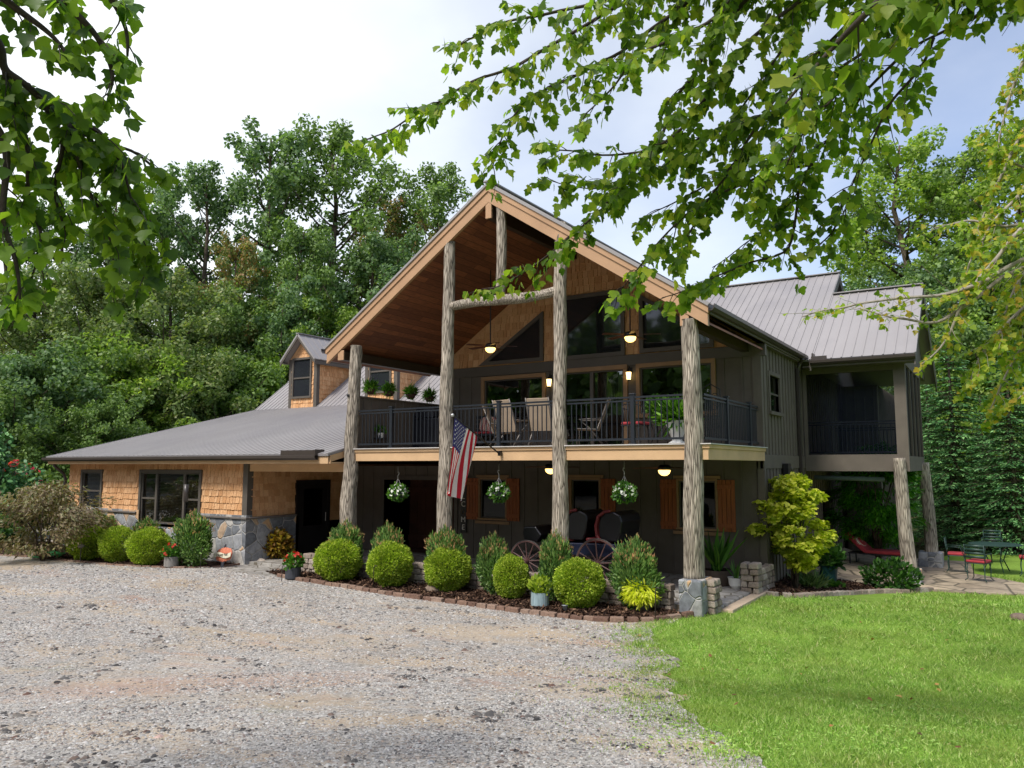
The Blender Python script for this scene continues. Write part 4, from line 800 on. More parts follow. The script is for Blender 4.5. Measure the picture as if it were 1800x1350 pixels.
# --- dormers
for i, dx in enumerate((0, 4.14)):
    x0, x1, xc, y0 = -24.13 + dx, -22.6 + dx, -23.365 + dx, 21.27; ez, az = 6.88, 7.82; lzr = lambda y: 4.9 + LS * (y - 21.25)
    w = MB(); w.prism([(x0, y0, 4.7), (x1, y0, 4.7), (x1, y0, ez), (xc, y0, az - .14), (x0, y0, ez)], (0, .12, 0)); yb = 21.25 + (ez - 4.9) / LS
    for X in (x0, x1 - .1): w.prism([(X, y0 + .12, 4.7), (X, yb, ez), (X, y0 + .12, ez)], (.1, 0, 0))
    shingles(w, x0 + .14, x1 - .14, 4.9, 7.6, lambda u, t, z: (u, y0 - t, z), .18, lambda u, z: z < az - .3 - abs(u - xc) * 1.0 and not (x0 + .2 < u < x1 - .26 and 5.25 < z < 6.9))
    shingles(w, y0 + .14, yb, 4.9, ez, lambda u, t, z: (x1 + t, u, z), .18, lambda u, z: z > lzr(u) - .12)
    D = obj('dormer', w, M_SHIN, HOUSE, label=('front dormer left of the big gable', 'second dormer seen through the balcony')[i])
    mb = MB(); mb.box(x0 - .02, x0 + .13, y0 - .03, y0 + .02, 4.7, ez - .02); mb.box(x1 - .13, x1 + .03, y0 - .03, y0 + .13, 4.7, ez - .02); obj('corner_board', mb, M_DARK, D)
    a, b, c, d = x0 + .27, x1 - .32, 5.35, 6.82; mb = MB(); frame_y(mb, y0 - .04, a, b, c, d, .08, .03, .03, .02); mb.box(a, b, y0 - .05, y0 - .01, (c + d) / 2 - .03, (c + d) / 2 + .03); obj('window', mb, M_TANW if 0 else M_DARK, D)
    p = MB(); p.add([(a, y0 - .015 + .0, c), (b, y0 - .015, c), (b, y0 - .015, d), (a, y0 - .015, d)], [(0, 1, 2, 3)]); obj('pane', p, M('dormer_glass', (.02, .022, .026), .05, .2, .5, 5, 0, spec=.7), D)
    r = MB(); ye = y0 - .36; zb = 21.25 + (az - 4.9) / LS; ol, orr = x0 - .22, x1 + .24; oz = ez - .12
    for e in (ol, orr): ribbed(r, (e, ye, oz), (e, zb, oz), (xc, ye, az), (xc, zb + .3, az), .3)
    r.beam((xc, ye - .01, az + .02), (xc, zb, az + .02), .16, .03); obj('dormer_roof', r, M_ROOF, D)
    k = MB()
    for e in (ol, orr): k.hexa([(e, ye + .01, oz - .19), (xc, ye + .01, az - .19), (xc, ye + .05, az - .19), (e, ye + .05, oz - .19), (e, ye + .01, oz - .055), (xc, ye + .01, az - .055), (xc, ye + .05, az - .055), (e, ye + .05, oz - .055)])
    k.box(x1 + .03, x1 + .22, ye + .05, yb + .2, oz - .08, oz - .055); k.box(ol + .02, x0 - .02, ye + .05, y0, oz - .08, oz - .055); k.box(x1 + .18, x1 + .23, ye + .05, yb, oz - .2, oz - .082); obj('rake_board', k, M_DARK, D)
# ------------------------------------------------------------------ trees behind the house
def greens(*cols): k = len(cols); return [(i / (k - 1), lin(c)) for i, c in enumerate(cols)]
LM = {'mid': leafmat('leaf_mid_green', greens((72, 98, 48), (98, 126, 64), (122, 150, 80), (144, 168, 98))),
      'blue': leafmat('leaf_blue_green', greens((66, 94, 58), (92, 122, 76), (116, 144, 92), (138, 164, 112))),
      'olive': leafmat('leaf_olive', greens((82, 102, 54), (106, 128, 70), (130, 150, 88), (148, 154, 100))),
      'lime': leafmat('leaf_lime', greens((88, 118, 44), (118, 148, 60), (148, 174, 78), (172, 190, 98)), .45),
      'autumn': leafmat('leaf_turning', greens((84, 108, 58), (116, 134, 68), (150, 140, 82), (160, 114, 76))),
      'fir': leafmat('needle_spray', greens((36, 74, 42), (62, 108, 60), (98, 146, 84), (140, 184, 116)), .15)}
M_TRUNK = barkmat('tree_bark', lin((112, 100, 86)), lin((52, 46, 40)), (12, 12, 1.6), .6)
def deciduous(h, R, cb, nl, nleaf, size, seed, fat=.30, top=.9):
    rnd = random.Random(seed); tr = MB(); bl = []
    bend = [Vector((rnd.uniform(-.02, .02) * h * t, rnd.uniform(-.02, .02) * h * t, h * t * .93)) for t in (0, .2, .4, .6, .8, 1)]
    tr.tube(bend, [h * .017 * (1 - .9 * t) + .03 for t in (0, .2, .4, .6, .8, 1)], 8)
    def on(t): f = t * 5; i = min(int(f), 4); return bend[i].lerp(bend[i + 1], f - i)
    for k in range(nl):
        t = k / (nl - 1); zt = cb + (.94 - cb) * t; s = on(zt); az = k * 2.4 + rnd.uniform(-.5, .5)
        env = R * (math.sin(pi * min(1, .10 + .88 * t) ** .8) * top + .16) * rnd.uniform(.7, 1.12); up = rnd.uniform(.3, .9) * env * (.5 + .6 * t) + .04 * h
        e = s + Vector((cos(az) * env, sin(az) * env, up)); m = s.lerp(e, .55) + Vector((0, 0, -.07 * env))
        tr.tube([s, m, e], [h * .006 * (1.25 - zt), h * .004 * (1.2 - zt), .015], 5)
        for q in range(3):
            f = (.52, .82, 1.04)[q]; c = s.lerp(e, f) + Vector((rnd.uniform(-.16, .16), rnd.uniform(-.16, .16), rnd.uniform(-.1, .16))) * env; b = R * fat * rnd.uniform(.55, 1.1) * (1 - .25 * t)
            bl.append((c, (b, b, b * rnd.uniform(.65, 1.0))))
    P, d = blobpts(bl, nleaf, .25); N = rdir(nleaf) + d * .7 + np.array([0, 0, .5])
    return tr, leaves(P, N, size, OVAL, None, .4)
def conifer(h, R, lv, seed):
    """whorls of drooping flat branches, each fringed with sprays"""
    rnd = random.Random(seed); tr = MB(); tr.tube([(0, 0, 0), (0, 0, h * .5), (0, 0, h * .98)], [.16, .09, .02], 8); P, A, S = [], [], []
    for l in range(lv):
        t = l / lv; z = h * (.03 + .95 * t); nb = 9 if t < .7 else 6; off = rnd.uniform(0, 6)
        for k in range(nb):
            a = off + k * 2 * pi / nb + rnd.uniform(-.2, .2); L = (R * (1 - t) ** .85 + .14) * rnd.uniform(.72, 1.12); d = Vector((cos(a), sin(a), 0)); sd = Vector((-sin(a), cos(a), 0)); zz = z + rnd.uniform(-.1, .1)
            at_ = lambda q: Vector((0, 0, zz)) + d * (L * q) + Vector((0, 0, L * (.10 * q - .34 * q * q + .12 * q ** 4)))
            tr.tube([at_(0), at_(.5), at_(1)], [.022, .014, .004], 4, cap=False); m = max(4, int(L / .085))
            for i in range(m):
                q = .18 + .85 * (i + .5) / m; p = at_(q); w = .42 * L * (1.15 - q) + .05
                for s_ in (-1, 1):
                    for e in range(2): f = rnd.uniform(.0, 1); P.append(p + sd * s_ * w * f * .8 + Vector((0, 0, -.10 * w * f + rnd.uniform(-.02, .02)))); A.append(d * .8 + sd * s_ * rnd.uniform(.2, 1.1) + Vector((0, 0, rnd.uniform(-.35, .1)))); S.append(.17)
    n = len(P); return tr, leaves(np.array(P), RNG.normal(0, .28, (n, 3)) + [0, 0, 1], np.array(S), SPRAY, np.array(A), .35)
PROTO = {}
def planttree(kind, maker, loc, sc, rz, mat, label, cat, group, name):
    first = kind not in PROTO
    if first:
        tr, lf = maker(); r = thing(name, label, cat, loc, rz, group); obj('trunk', tr, M_TRUNK, r, local=True, smooth=True); obj('crown', lf, LM[mat], r, local=True); PROTO[kind] = r
    else: r = dup(PROTO[kind], loc, rz, label); r['group'] = group
    r.scale = sc if hasattr(sc, '__len__') else (sc,) * 3; r.rotation_euler = (0, 0, rz)
    for c in r.children:
        if c.name.startswith('crown'): c.material_slots[0].link = 'OBJECT'; c.material_slots[0].material = LM[mat]
    return r
MAKE = {'poplar1': (lambda: deciduous(26, 5.2, .24, 34, 17000, .27, 1, .25), 26), 'poplar2': (lambda: deciduous(26, 5.6, .30, 30, 15000, .27, 2, .22), 26),
        'round1': (lambda: deciduous(13, 5.0, .12, 52, 30000, .18, 3, .20), 13), 'round2': (lambda: deciduous(13, 4.6, .10, 56, 30000, .18, 4, .19), 13),
        'low1': (lambda: deciduous(7, 3.4, .04, 48, 22000, .15, 5, .23), 7), 'fir1': (lambda: conifer(8, 2.5, 30, 6), 8), 'fir2': (lambda: conifer(8, 2.3, 28, 7), 8)}
def T(kind, px, py, D, w, mat, label, cat='tree', group='trees of the wood behind the house', name='broadleaf_tree'):
    """a tree whose trunk stands in the measured direction at depth D with the measured tip height; w stretches its girth"""
    p = atd(px, 818, D); z = g(p.x, p.y) - .1; top = atd(px, py, D).z; s = (top - z) / MAKE[kind][1] * 1.04
    return planttree(kind, MAKE[kind][0], (p.x, p.y, z), (s * w, s * w, s), random.uniform(0, 6.28), mat, label, cat, group, name)
L_ = [('poplar2', 455, 198, 58, 1.0, 'blue', 'tall open crowned tree, left of the two highest in the wood'), ('poplar1', 575, 190, 60, 1.0, 'mid', 'tallest tree in the wood, full crown with sky on its right'),
      ('poplar1', 760, 268, 62, .95, 'mid', 'tall tree whose top rises beside the left slope of the big gable'), ('poplar2', 690, 330, 60, .8, 'autumn', 'thinner tree between the tallest tree and the gable'),
      ('poplar2', 345, 265, 56, .85, 'blue', 'slim tall tree just left of the two highest trees'), ('poplar1', 270, 300, 58, .85, 'blue', 'tall tree with its top showing right of the near left branch'),
      ('poplar1', 180, 330, 57, .9, 'mid', 'tall tree half hidden behind the near left branch'), ('poplar2', 85, 330, 58, .95, 'blue', 'tall tree behind the hanging twigs at the left edge'), ('poplar1', -10, 330, 57, .95, 'mid', 'tall tree cut by the left edge of the view'),
      ('poplar2', 400, 400, 50, .75, 'autumn', 'browning tree below the two highest trees'), ('poplar1', 520, 380, 52, .85, 'mid', 'mid height tree in front of the tallest tree'), ('round1', 650, 430, 55, .9, 'blue', 'bushy tree behind the dormer and the left eave tip'),
      ('round1', 45, 490, 42, 1, 'olive', 'olive bushy tree above the dark evergreen at far left'), ('round2', 165, 478, 44, 1, 'olive', 'broad pale olive tree in the middle of the left wood'), ('round1', 285, 490, 45, 1, 'olive', 'pale feathery tree right of the broad olive one'),
      ('round2', 400, 520, 48, .95, 'mid', 'green bushy tree above the top of the low roof'), ('round1', 490, 520, 50, .9, 'blue', 'bushy tree rising left of the front dormer'), ('round2', 590, 530, 52, .85, 'lime', 'sunlit yellow green tree behind the front dormer'),
      ('low1', 20, 640, 34, 1, 'blue', 'low bushy tree at the left edge above the pink flowers'), ('low1', 110, 640, 37, 1.05, 'mid', 'low dense tree behind the far end of the orange wing'), ('low1', 215, 630, 40, 1.05, 'lime', 'low yellow green tree over the left end of the roof'),
      ('low1', 310, 640, 42, 1, 'olive', 'low olive tree over the vent pipe on the roof'), ('low1', 400, 650, 44, 1, 'mid', 'low tree where the two left roofs meet'), ('low1', 470, 640, 46, .9, 'lime', 'low lime green tree just left of the dormer'), ('low1', -60, 690, 32, 1, 'mid', 'low tree cut off by the left edge'), ('low1', 160, 720, 34, .9, 'mid', 'low shrubby tree against the left end of the roof edge')]
for a in L_: T(*a)
R_ = [('poplar1', 1610, 215, 46, 1.15, 'lime', 'big rounded tree against the sky behind the porch roof'), ('poplar2', 1720, 235, 44, 1.0, 'mid', 'big tree right of the rounded one, partly behind yellow leaves'), ('poplar1', 1545, 330, 50, .75, 'mid', 'darker narrow tree left of the big rounded one'),
      ('poplar1', 1820, 190, 40, 1.0, 'lime', 'tall light green tree at the right edge'), ('round1', 1660, 470, 38, 1, 'blue', 'bushy tree above the fir trees'), ('round2', 1760, 440, 36, 1, 'mid', 'bushy tree right of the porch above the firs'), ('round1', 1850, 480, 36, 1, 'lime', 'light bushy tree cut by the right edge'), ('round2', 1540, 520, 44, .9, 'mid', 'bushy tree seen through the insect screen'), ('low1', 1725, 610, 36, 1.0, 'lime', 'light green tree showing between the two nearest firs'), ('low1', 1500, 690, 42, 1.0, 'lime', 'low tree seen through the open patio side'), ('round1', 1440, 560, 48, .8, 'mid', 'bushy tree hidden behind the main roof')]
for a in R_: T(*a, group='trees beyond the lawn')
for k, px, py, D, w, lab in (('fir1', 1678, 580, 28.5, .85, 'dark fir just right of the rear patio post'), ('fir2', 1780, 600, 26, .85, 'dark fir standing behind the green patio table'), ('fir1', 1870, 560, 27, .9, 'dark fir cut by the right edge of the view'), ('fir2', 1730, 700, 31, .85, 'fir set back between the two nearer firs'), ('fir2', 1636, 660, 32, .8, 'fir partly hidden by the screened porch')):
    T(k, px, py, D, w, 'fir', lab, 'fir tree', 'firs behind the patio', 'fir_tree')
# the wood across the valley behind the viewer, mirrored in the windows
bl = []
for k in range(150):
    a = radians(random.uniform(85, 275)); r = random.uniform(42, 75); x, y = r * sin(a), r * cos(a); s = random.uniform(3, 5.5)
    for q in range(4): bl.append(((x + random.uniform(-2, 2), y + random.uniform(-2, 2), g(x, y) + s * .5 + q * s * .9 + (r - 42) * .12), (s * (1 - q * .15), s * (1 - q * .15), s)))
P, d = blobpts(bl, 60000, .5); stuff(obj('woodland', leaves(P, d + .6 * rdir(len(P)) + [0, 0, .4], 1.3, OVAL), LM['mid']), 'dense green wood on the slope across the drive, behind the viewer', 'woodland')

# ------------------------------------------------------------------ near trees whose boughs hang into the view
def bough_tree(name, label, trunkxy, h, boughs, mat, size, twig=(.22, .55), step=.17, lsp=.055, droop=.5, T_=MAPLE, rad=.022, attach=None, dens=1.0, seed=1, woodmat=None, sag=.28):
    rnd = random.Random(seed); x, y = trunkxy; b = Vector((x, y, g(x, y) - .1)); r = thing(name, label, 'tree', b)
    tr = MB(); tr.tube([b, b + Vector((.05, .03, h * .4)), b + Vector((-.05, .1, h * .75)), b + Vector((.1, 0, h))], [.24, .19, .13, .03], 14); obj('trunk', tr, woodmat or M_TRUNK, r, smooth=True)
    P, A, S = [], [], []; wood = MB()
    for bi, (pts, sz, start, dn) in enumerate(boughs):
        v = smoothline([atd(*p) for p in pts], 6)
        if start is None:
            s = b + Vector((0, 0, h * rnd.uniform(.45, .9))); pre = [s, s.lerp(v[0], .5) + Vector((0, 0, .25))]; v = smoothline(pre + [v[0]], 4)[:-1] + v
        L = [0]
        for p, q in zip(v, v[1:]): L.append(L[-1] + (q - p).length)
        k = len(v); w0 = rad * (1 if start is None else .55); wob = [p + Vector((noise.noise(p * 3), noise.noise(p * 3 + Vector((7, 0, 0))), noise.noise(p * 3 + Vector((0, 9, 0))))) * .03 for p in v]
        wood.tube(wob, [w0 * (1 - .85 * i / (k - 1)) + .002 for i in range(k)], 7); v = wob
        t = 0 if start is not None else L[4] * .9; side = 1
        while t < L[-1]:
            i = max(j for j in range(k) if L[j] <= t); i = min(i, k - 2); f = (t - L[i]) / max(L[i + 1] - L[i], 1e-4); p = v[i].lerp(v[i + 1], f); d = (v[i + 1] - v[i]).normalized()
            o = d.cross(Vector((0, 0, 1))).normalized() * side; side = -side; ln = rnd.uniform(*twig) * (1 - .35 * t / L[-1])
            dr = (d * rnd.uniform(.3, .9) + o * rnd.uniform(.3, 1) + Vector((0, 0, rnd.uniform(-.55, .35)))).normalized(); tw = [p]
            for q in range(5): dr = (dr + Vector((rnd.uniform(-.2, .2), rnd.uniform(-.2, .2), rnd.uniform(-sag, .06)))).normalized(); tw.append(tw[-1] + dr * ln / 5)
            wood.tube(tw, [.004, .0035, .003, .0025, .002, .0015], 4, cap=False)
            u = .04
            while u < ln:
                q = min(int(u / ln * 5), 4); c = tw[q].lerp(tw[q + 1], u / ln * 5 - q)
                for s_ in (-1, 1):
                    if rnd.random() < dn * dens:
                        pet = (dr.cross(Vector((0, 0, 1))) * s_ * .7 + dr * .4 + Vector((rnd.uniform(-.4, .4), rnd.uniform(-.4, .4), rnd.uniform(-.4, .3)))).normalized()
                        P.append(c + pet * sz * .45); A.append(pet * .55 + Vector((rnd.uniform(-.3, .3), rnd.uniform(-.3, .3), -droop * rnd.uniform(.5, 1.5)))); S.append(sz)
                u += lsp * rnd.uniform(.7, 1.3) * sz / .09
            t += step * rnd.uniform(.7, 1.3)
    obj('limbs', wood, woodmat or M_TWIG, r, smooth=True); n = len(P)
    N = RNG.normal(0, .55, (n, 3)) + np.array([.1, -.35, .75]); obj('foliage', leaves(np.array(P), N, np.array(S), T_, np.array(A), .3), mat, r)
    return r
M_TWIG = M('dark_twig', lin((62, 54, 46)), .9, .3, 20, 120, .4)
M_LEAF1 = leafmat('maple_leaf', greens((68, 96, 30), (94, 124, 40), (116, 146, 48), (140, 164, 58), (170, 176, 68)), .62, .45, .3)
M_LEAF2 = leafmat('shade_maple_leaf', greens((62, 94, 30), (90, 122, 38), (116, 148, 48), (146, 172, 58)), .58, .45, .4)
M_LEAF3 = leafmat('yellowing_leaf', greens((88, 118, 36), (116, 144, 44), (142, 164, 52), (166, 176, 66), (190, 160, 64)), .5, .5, .3)
b1 = [(1762, 0, 4.6), (1712, 33, 4.7), (1658, 50, 4.8), (1608, 81, 4.9), (1577, 108, 5.0), (1527, 162, 5.2), (1493, 204, 5.3), (1466, 235, 5.4), (1427, 285, 5.5), (1402, 339, 5.6), (1366, 389, 5.7), (1316, 427, 5.8), (1250, 470, 5.9)]
BO = [(b1[:5], .066, None, .05), (b1[4:], .066, 1, .95), ([(1641, 64, 4.8), (1620, 115, 4.8), (1570, 181, 4.9), (1535, 246, 5.0), (1512, 293, 5.0), (1493, 343, 5.1), (1485, 385, 5.1)], .062, 1, .35),
      ([(1180, -40, 5.6), (1101, 4, 5.6), (1039, 39, 5.6), (958, 86, 5.7), (880, 126, 5.7), (825, 152, 5.8), (771, 177, 5.8), (720, 206, 5.9), (674, 233, 5.9), (620, 254, 6.0)], .068, None, .95),
      ([(1350, -30, 5.2), (1300, 12, 5.2), (1249, 70, 5.2), (1222, 128, 5.3), (1176, 187, 5.4), (1160, 241, 5.4), (1101, 315, 5.5), (1032, 389, 5.6), (973, 436, 5.7), (895, 494, 5.8), (860, 510, 5.8)], .066, None, .72),
      ([(1430, 285, 5.4), (1300, 323, 5.5), (1183, 400, 5.6), (1125, 467, 5.6), (1085, 520, 5.6)], .066, 1, .7),
      ([(1400, 180, 5.4), (1284, 222, 5.5), (1222, 245, 5.6), (1168, 292, 5.7), (1100, 318, 5.7), (1040, 335, 5.8), (960, 312, 5.8)], .066, 1, .95),
      ([(1560, -30, 5.0), (1450, 80, 5.1), (1350, 190, 5.2), (1280, 300, 5.4), (1220, 400, 5.5), (1190, 450, 5.5)], .066, None, .75), ([(1450, -30, 5.0), (1330, 60, 5.0), (1250, 170, 5.1), (1150, 260, 5.2), (1060, 270, 5.3), (960, 265, 5.3)], .066, None, .95),
      ([(1250, -30, 5.3), (1150, 50, 5.3), (1040, 120, 5.4), (950, 165, 5.5), (890, 220, 5.5), (868, 300, 5.6)], .066, None, .9), ([(1200, -40, 5.2), (1050, 5, 5.3), (930, 28, 5.3), (850, 55, 5.4), (805, 80, 5.4)], .066, None, .9),
      ([(1600, -30, 4.6), (1540, 60, 4.7), (1500, 130, 4.8), (1420, 220, 4.9), (1380, 300, 5.0)], .066, None, .95), ([(1402, 339, 5.5), (1385, 430, 5.6), (1300, 470, 5.7), (1225, 505, 5.7), (1160, 522, 5.8)], .062, 1, .6),
      ([(1420, -30, 5.5), (1380, 70, 5.5), (1330, 150, 5.6), (1290, 220, 5.6)], .066, None, 1), ([(1300, -30, 5.0), (1240, 40, 5.0), (1130, 90, 5.1), (1080, 150, 5.2), (1030, 200, 5.2)], .066, None, 1), ([(1330, 240, 5.7), (1240, 330, 5.7), (1140, 380, 5.8)], .066, 1, 1),
      ([(1520, 90, 4.9), (1440, 150, 5.0), (1370, 260, 5.1), (1330, 360, 5.2)], .066, 1, 1), ([(1485, 330, 5.3), (1470, 400, 5.4), (1440, 430, 5.4)], .062, 1, .9),
      ([(1600, -60, 2.6), (1530, 10, 2.6), (1470, 70, 2.7), (1420, 130, 2.75), (1385, 180, 2.8)], .066, None, .8)]
bough_tree('maple_tree', 'leafy maple reaching in from the upper right over the gable', (1.9, 5.0), 7.5, BO, M_LEAF1, .09, (.18, .46), .068, .040, seed=3, rad=.016, dens=.85)
BL = [([(-40, 20, 3.4), (0, 75, 3.4), (12, 116, 3.4), (50, 149, 3.4), (79, 178, 3.45), (124, 220, 3.5), (153, 249, 3.6), (232, 266, 3.7), (282, 300, 3.8)], .062, None, .85), ([(12, 116, 3.4), (25, 166, 3.4), (46, 249, 3.4), (54, 353, 3.4), (80, 420, 3.4), (60, 500, 3.4)], .062, 1, .75),
      ([(40, -60, 3.2), (110, 0, 3.2), (165, 60, 3.3), (200, 120, 3.3), (195, 165, 3.3)], .062, None, 1), ([(70, -70, 3.3), (170, -30, 3.3), (215, 40, 3.4), (222, 95, 3.4)], .062, None, 1), ([(124, 220, 3.5), (150, 310, 3.5), (185, 380, 3.5), (200, 450, 3.5)], .062, 1, 1),
      ([(153, 249, 3.6), (205, 320, 3.6), (245, 390, 3.7), (265, 470, 3.7)], .062, 1, .95), ([(-30, 180, 3.3), (5, 260, 3.3), (8, 373, 3.3), (30, 470, 3.3), (40, 530, 3.3)], .062, None, .7), ([(50, 149, 3.5), (110, 240, 3.5), (100, 330, 3.5), (120, 400, 3.5)], .062, 1, 1), ([(79, 178, 3.4), (170, 230, 3.5), (215, 290, 3.5), (235, 350, 3.5)], .062, 1, 1), ([(-30, -30, 3.1), (40, 20, 3.2), (90, 60, 3.2), (120, 95, 3.2)], .062, None, .6)]
bough_tree('maple_tree', 'big leaved maple hanging in at the upper left corner', (-6.0, -1.6), 6.5, BL, M_LEAF2, .088, (.16, .42), .085, .042, seed=5, rad=.022)
BR = [([(1850, 425, 8.4), (1800, 455, 8.4), (1720, 500, 8.5), (1650, 520, 8.6), (1560, 527, 8.7), (1480, 540, 8.8), (1410, 556, 8.9)], .062, None, .22), ([(1850, 450, 8.6), (1760, 490, 8.6), (1660, 560, 8.7), (1580, 560, 8.8), (1520, 545, 8.9)], .062, None, .25), ([(1860, 330, 8.5), (1780, 420, 8.5), (1700, 520, 8.6), (1660, 600, 8.6), (1620, 640, 8.7)], .064, None, .7),
      ([(1860, 480, 8.8), (1800, 540, 8.8), (1740, 600, 8.8), (1700, 680, 8.8)], .064, None, .9), ([(1860, 40, 9.5), (1800, 110, 9.5), (1770, 190, 9.5), (1750, 280, 9.5)], .064, None, .9), ([(1870, 140, 9.3), (1800, 230, 9.3), (1750, 330, 9.3), (1720, 400, 9.3)], .064, None, .95), ([(1870, 260, 9), (1800, 330, 9), (1740, 400, 9), (1700, 470, 9)], .064, None, .9),
      ([(1870, 560, 9), (1810, 600, 9), (1770, 660, 9), (1740, 720, 9)], .064, None, .95), ([(1860, 380, 9.2), (1780, 400, 9.2), (1700, 390, 9.3), (1640, 400, 9.4)], .062, None, .55), ([(1870, 620, 8.6), (1830, 660, 8.6), (1790, 700, 8.6)], .064, None, 1), ([(1860, 300, 9.6), (1790, 290, 9.6), (1730, 260, 9.7)], .064, None, .9), ([(1870, 420, 9.4), (1810, 470, 9.4), (1770, 540, 9.4), (1760, 620, 9.4)], .064, None, 1)]
M_GREYTWIG = M('grey_twig', lin((150, 142, 130)), .9, .3, 20, 120, .4)
bough_tree('yellowing_tree', 'yellowing tree with grey bare twigs reaching in from the right edge', (2.2, 11.2), 8.5, BR, M_LEAF3, .09, (.3, .75), .085, .05, seed=8, rad=.035, droop=.35, sag=.05, woodmat=M_GREYTWIG)
# ------------------------------------------------------------------ shrubs and plants of the beds
def sh(n): return [random.uniform(-1, 1) for _ in range(n)]
def leafball(n, size, T_, up=.3, inner=.62, seed=0, bump_=.15, hang=0):
    d = rdir(n); f = np.array([1 + bump_ * noise.noise(Vector(v * 2.2) + Vector((seed, 0, 0))) + .05 * noise.noise(Vector(v * 7) + Vector((0, seed, 0))) for v in d])
    r = inner + (1 - inner) * RNG.uniform(size=n) ** .45; P = d * (f * r)[:, None]; N = rdir(n) + d * .2; al = d * .9 + rdir(n) * .7 + np.array([0, 0, up - hang])
    return P, N, al
M_BOX = leafmat('boxwood_leaf', greens((92, 120, 30), (132, 158, 44), (168, 188, 62), (196, 206, 92)), .35, .5, .3)
M_NAND = leafmat('nandina_leaf', greens((48, 80, 36), (76, 110, 52), (104, 138, 66), (132, 158, 84)), .3, .4, .4)
M_NTIP = leafmat('nandina_new_growth', greens((168, 112, 86), (198, 142, 108), (210, 176, 126), (176, 172, 100)), .35, .4, .4)
def boxproto(seed, label, group):
    P, N, al = leafball(15000, .05, DIAMOND, .35, .66, seed); P[:, 2] = np.maximum(P[:, 2], -.93); r = thing('boxwood', label, 'shrub', (0, 0, 0), 0, group)
    st = MB()
    for k in range(7): a = k * .9; st.tube([(.05 * cos(a), .05 * sin(a), -1), (.3 * cos(a), .3 * sin(a), -.3), (.5 * cos(a), .5 * sin(a), .3)], [.03, .02, .01], 5)
    obj('stem', st, M_TRUNK, r, local=True); obj('foliage', leaves(P, N, .085, DIAMOND, al, .35), M_BOX, r, local=True); return r
BX = [(593, 1024, 86, 953, 'clipped round boxwood at the left end of the porch bed'), (685, 1034, 82, 957, 'clipped round boxwood, second from the left in the porch bed'), (787, 1042, 86, 967, 'clipped round boxwood in front of the flag post, middle of the porch bed'), (899, 1055, 66, 981, 'smallest boxwood of the porch bed, next to the path light'), (1019, 1071, 94, 988, 'clipped boxwood farthest right in the porch bed, beside the blue grey planter'),
      (152, 987, 68, 926, 'clipped round boxwood in front of the small wing window'), (206, 991, 66, 930, 'clipped boxwood, middle one of the three below the orange wing'), (260, 996, 74, 933, 'clipped boxwood below the wide wing window')]
pr = [boxproto(3, BX[0][4], 'clipped boxwoods'), boxproto(8, BX[1][4], 'clipped boxwoods')]
for i, (cx, by, w, ty, lab) in enumerate(BX):
    p = atg(cx, by - 3, .04); dep = Vector(p).dot(Vector(_fw)) - EYE * _fw[2]; rad = w / F * dep / 2 * .95; h = (by - ty) / F * dep
    o = pr[i] if i < 2 else dup(pr[i % 2], (0, 0, 0), 0, lab); q = Vector((p.x, p.y)); q += q.normalized() * rad * (.12 if i < 5 else .3)
    o.location = (q.x, q.y, g(q.x, q.y) + .03 + h / 2); o.scale = (rad, rad, h / 2); o.rotation_euler.z = random.uniform(0, 6); WORG[o.name] = Vector(o.location)
def nandproto(seed, label, group):
    P, N, al = leafball(5600, .07, SPRAY, .7, .3, seed, .42); r = thing('nandina', label, 'shrub', (0, 0, 0), 0, group); st = MB()
    for k in range(14): a = k * 2.4; st.tube([(.12 * cos(a), .12 * sin(a), -1), (.35 * cos(a), .35 * sin(a), 0), (.55 * cos(a), .55 * sin(a), .6)], [.02, .015, .008], 5)
    obj('stem', st, M_TRUNK, r, local=True); obj('foliage', leaves(P, N, .17, SPRAY, al, .45), M_NAND, r, local=True)
    n = 900; d = rdir(n); d[:, 2] = np.abs(d[:, 2]) * .9 + .35; d /= np.linalg.norm(d, axis=1, keepdims=True); f = np.array([1 + .42 * noise.noise(Vector(v * 2.2) + Vector((seed, 0, 0))) for v in d]); k = np.array([noise.noise(Vector(v * 3) + Vector((0, 0, seed))) for v in d]) > -.02
    P = (d * (f * RNG.uniform(.85, 1.1, n))[:, None])[k]; obj('new_growth', leaves(P, rdir(len(P)), .10, SPRAY, d[k] + [0, 0, .8] + .5 * rdir(len(P)), .4), M_NTIP, r, local=True)['kind'] = 'stuff'; return r
ND = [(605, 1005, 72, 927, 'red tipped nandina at the foot of the left log post'), (682, 1010, 70, 930, 'red tipped nandina, second from the left behind the boxwoods'), (784, 1015, 80, 938, 'red tipped nandina at the foot of the log post with the flag'), (867, 1030, 62, 948, 'red tipped nandina left of the carriage front wheel'), (976, 1040, 60, 948, 'nandina between the two carriage wheels'), (1116, 1060, 84, 956, 'large nandina right of the carriage rear wheel'),
      (172, 965, 80, 905, 'low nandina below the small wing window'), (255, 970, 70, 916, 'low nandina below the wide wing window'), (335, 994, 88, 910, 'tall nandina with golden tips near the stone corner')]
pr = [nandproto(2, ND[0][4], 'red tipped nandinas'), nandproto(5, ND[1][4], 'red tipped nandinas')]
for i, (cx, by, w, ty, lab) in enumerate(ND):
    o = pr[i] if i < 2 else dup(pr[i % 2], (0, 0, 0), 0, lab)
    p = atg(cx, by, .04) if i == 8 else onY(cx, by, 13.18 if i < 6 else 13.3); q = Vector((p.x, p.y)); dep = q.dot(Vector((_fw[0], _fw[1]))); rad = w / F * dep / 2
    zt = atd(cx, ty, dep).z; zb = g(q.x, q.y) + .03; h = zt - zb; o.location = (q.x, q.y, zb + h / 2); o.scale = (rad, min(rad, .24 if i < 6 else .32), h / 2); o.rotation_euler.z = random.choice((0, pi)); WORG[o.name] = Vector(o.location)
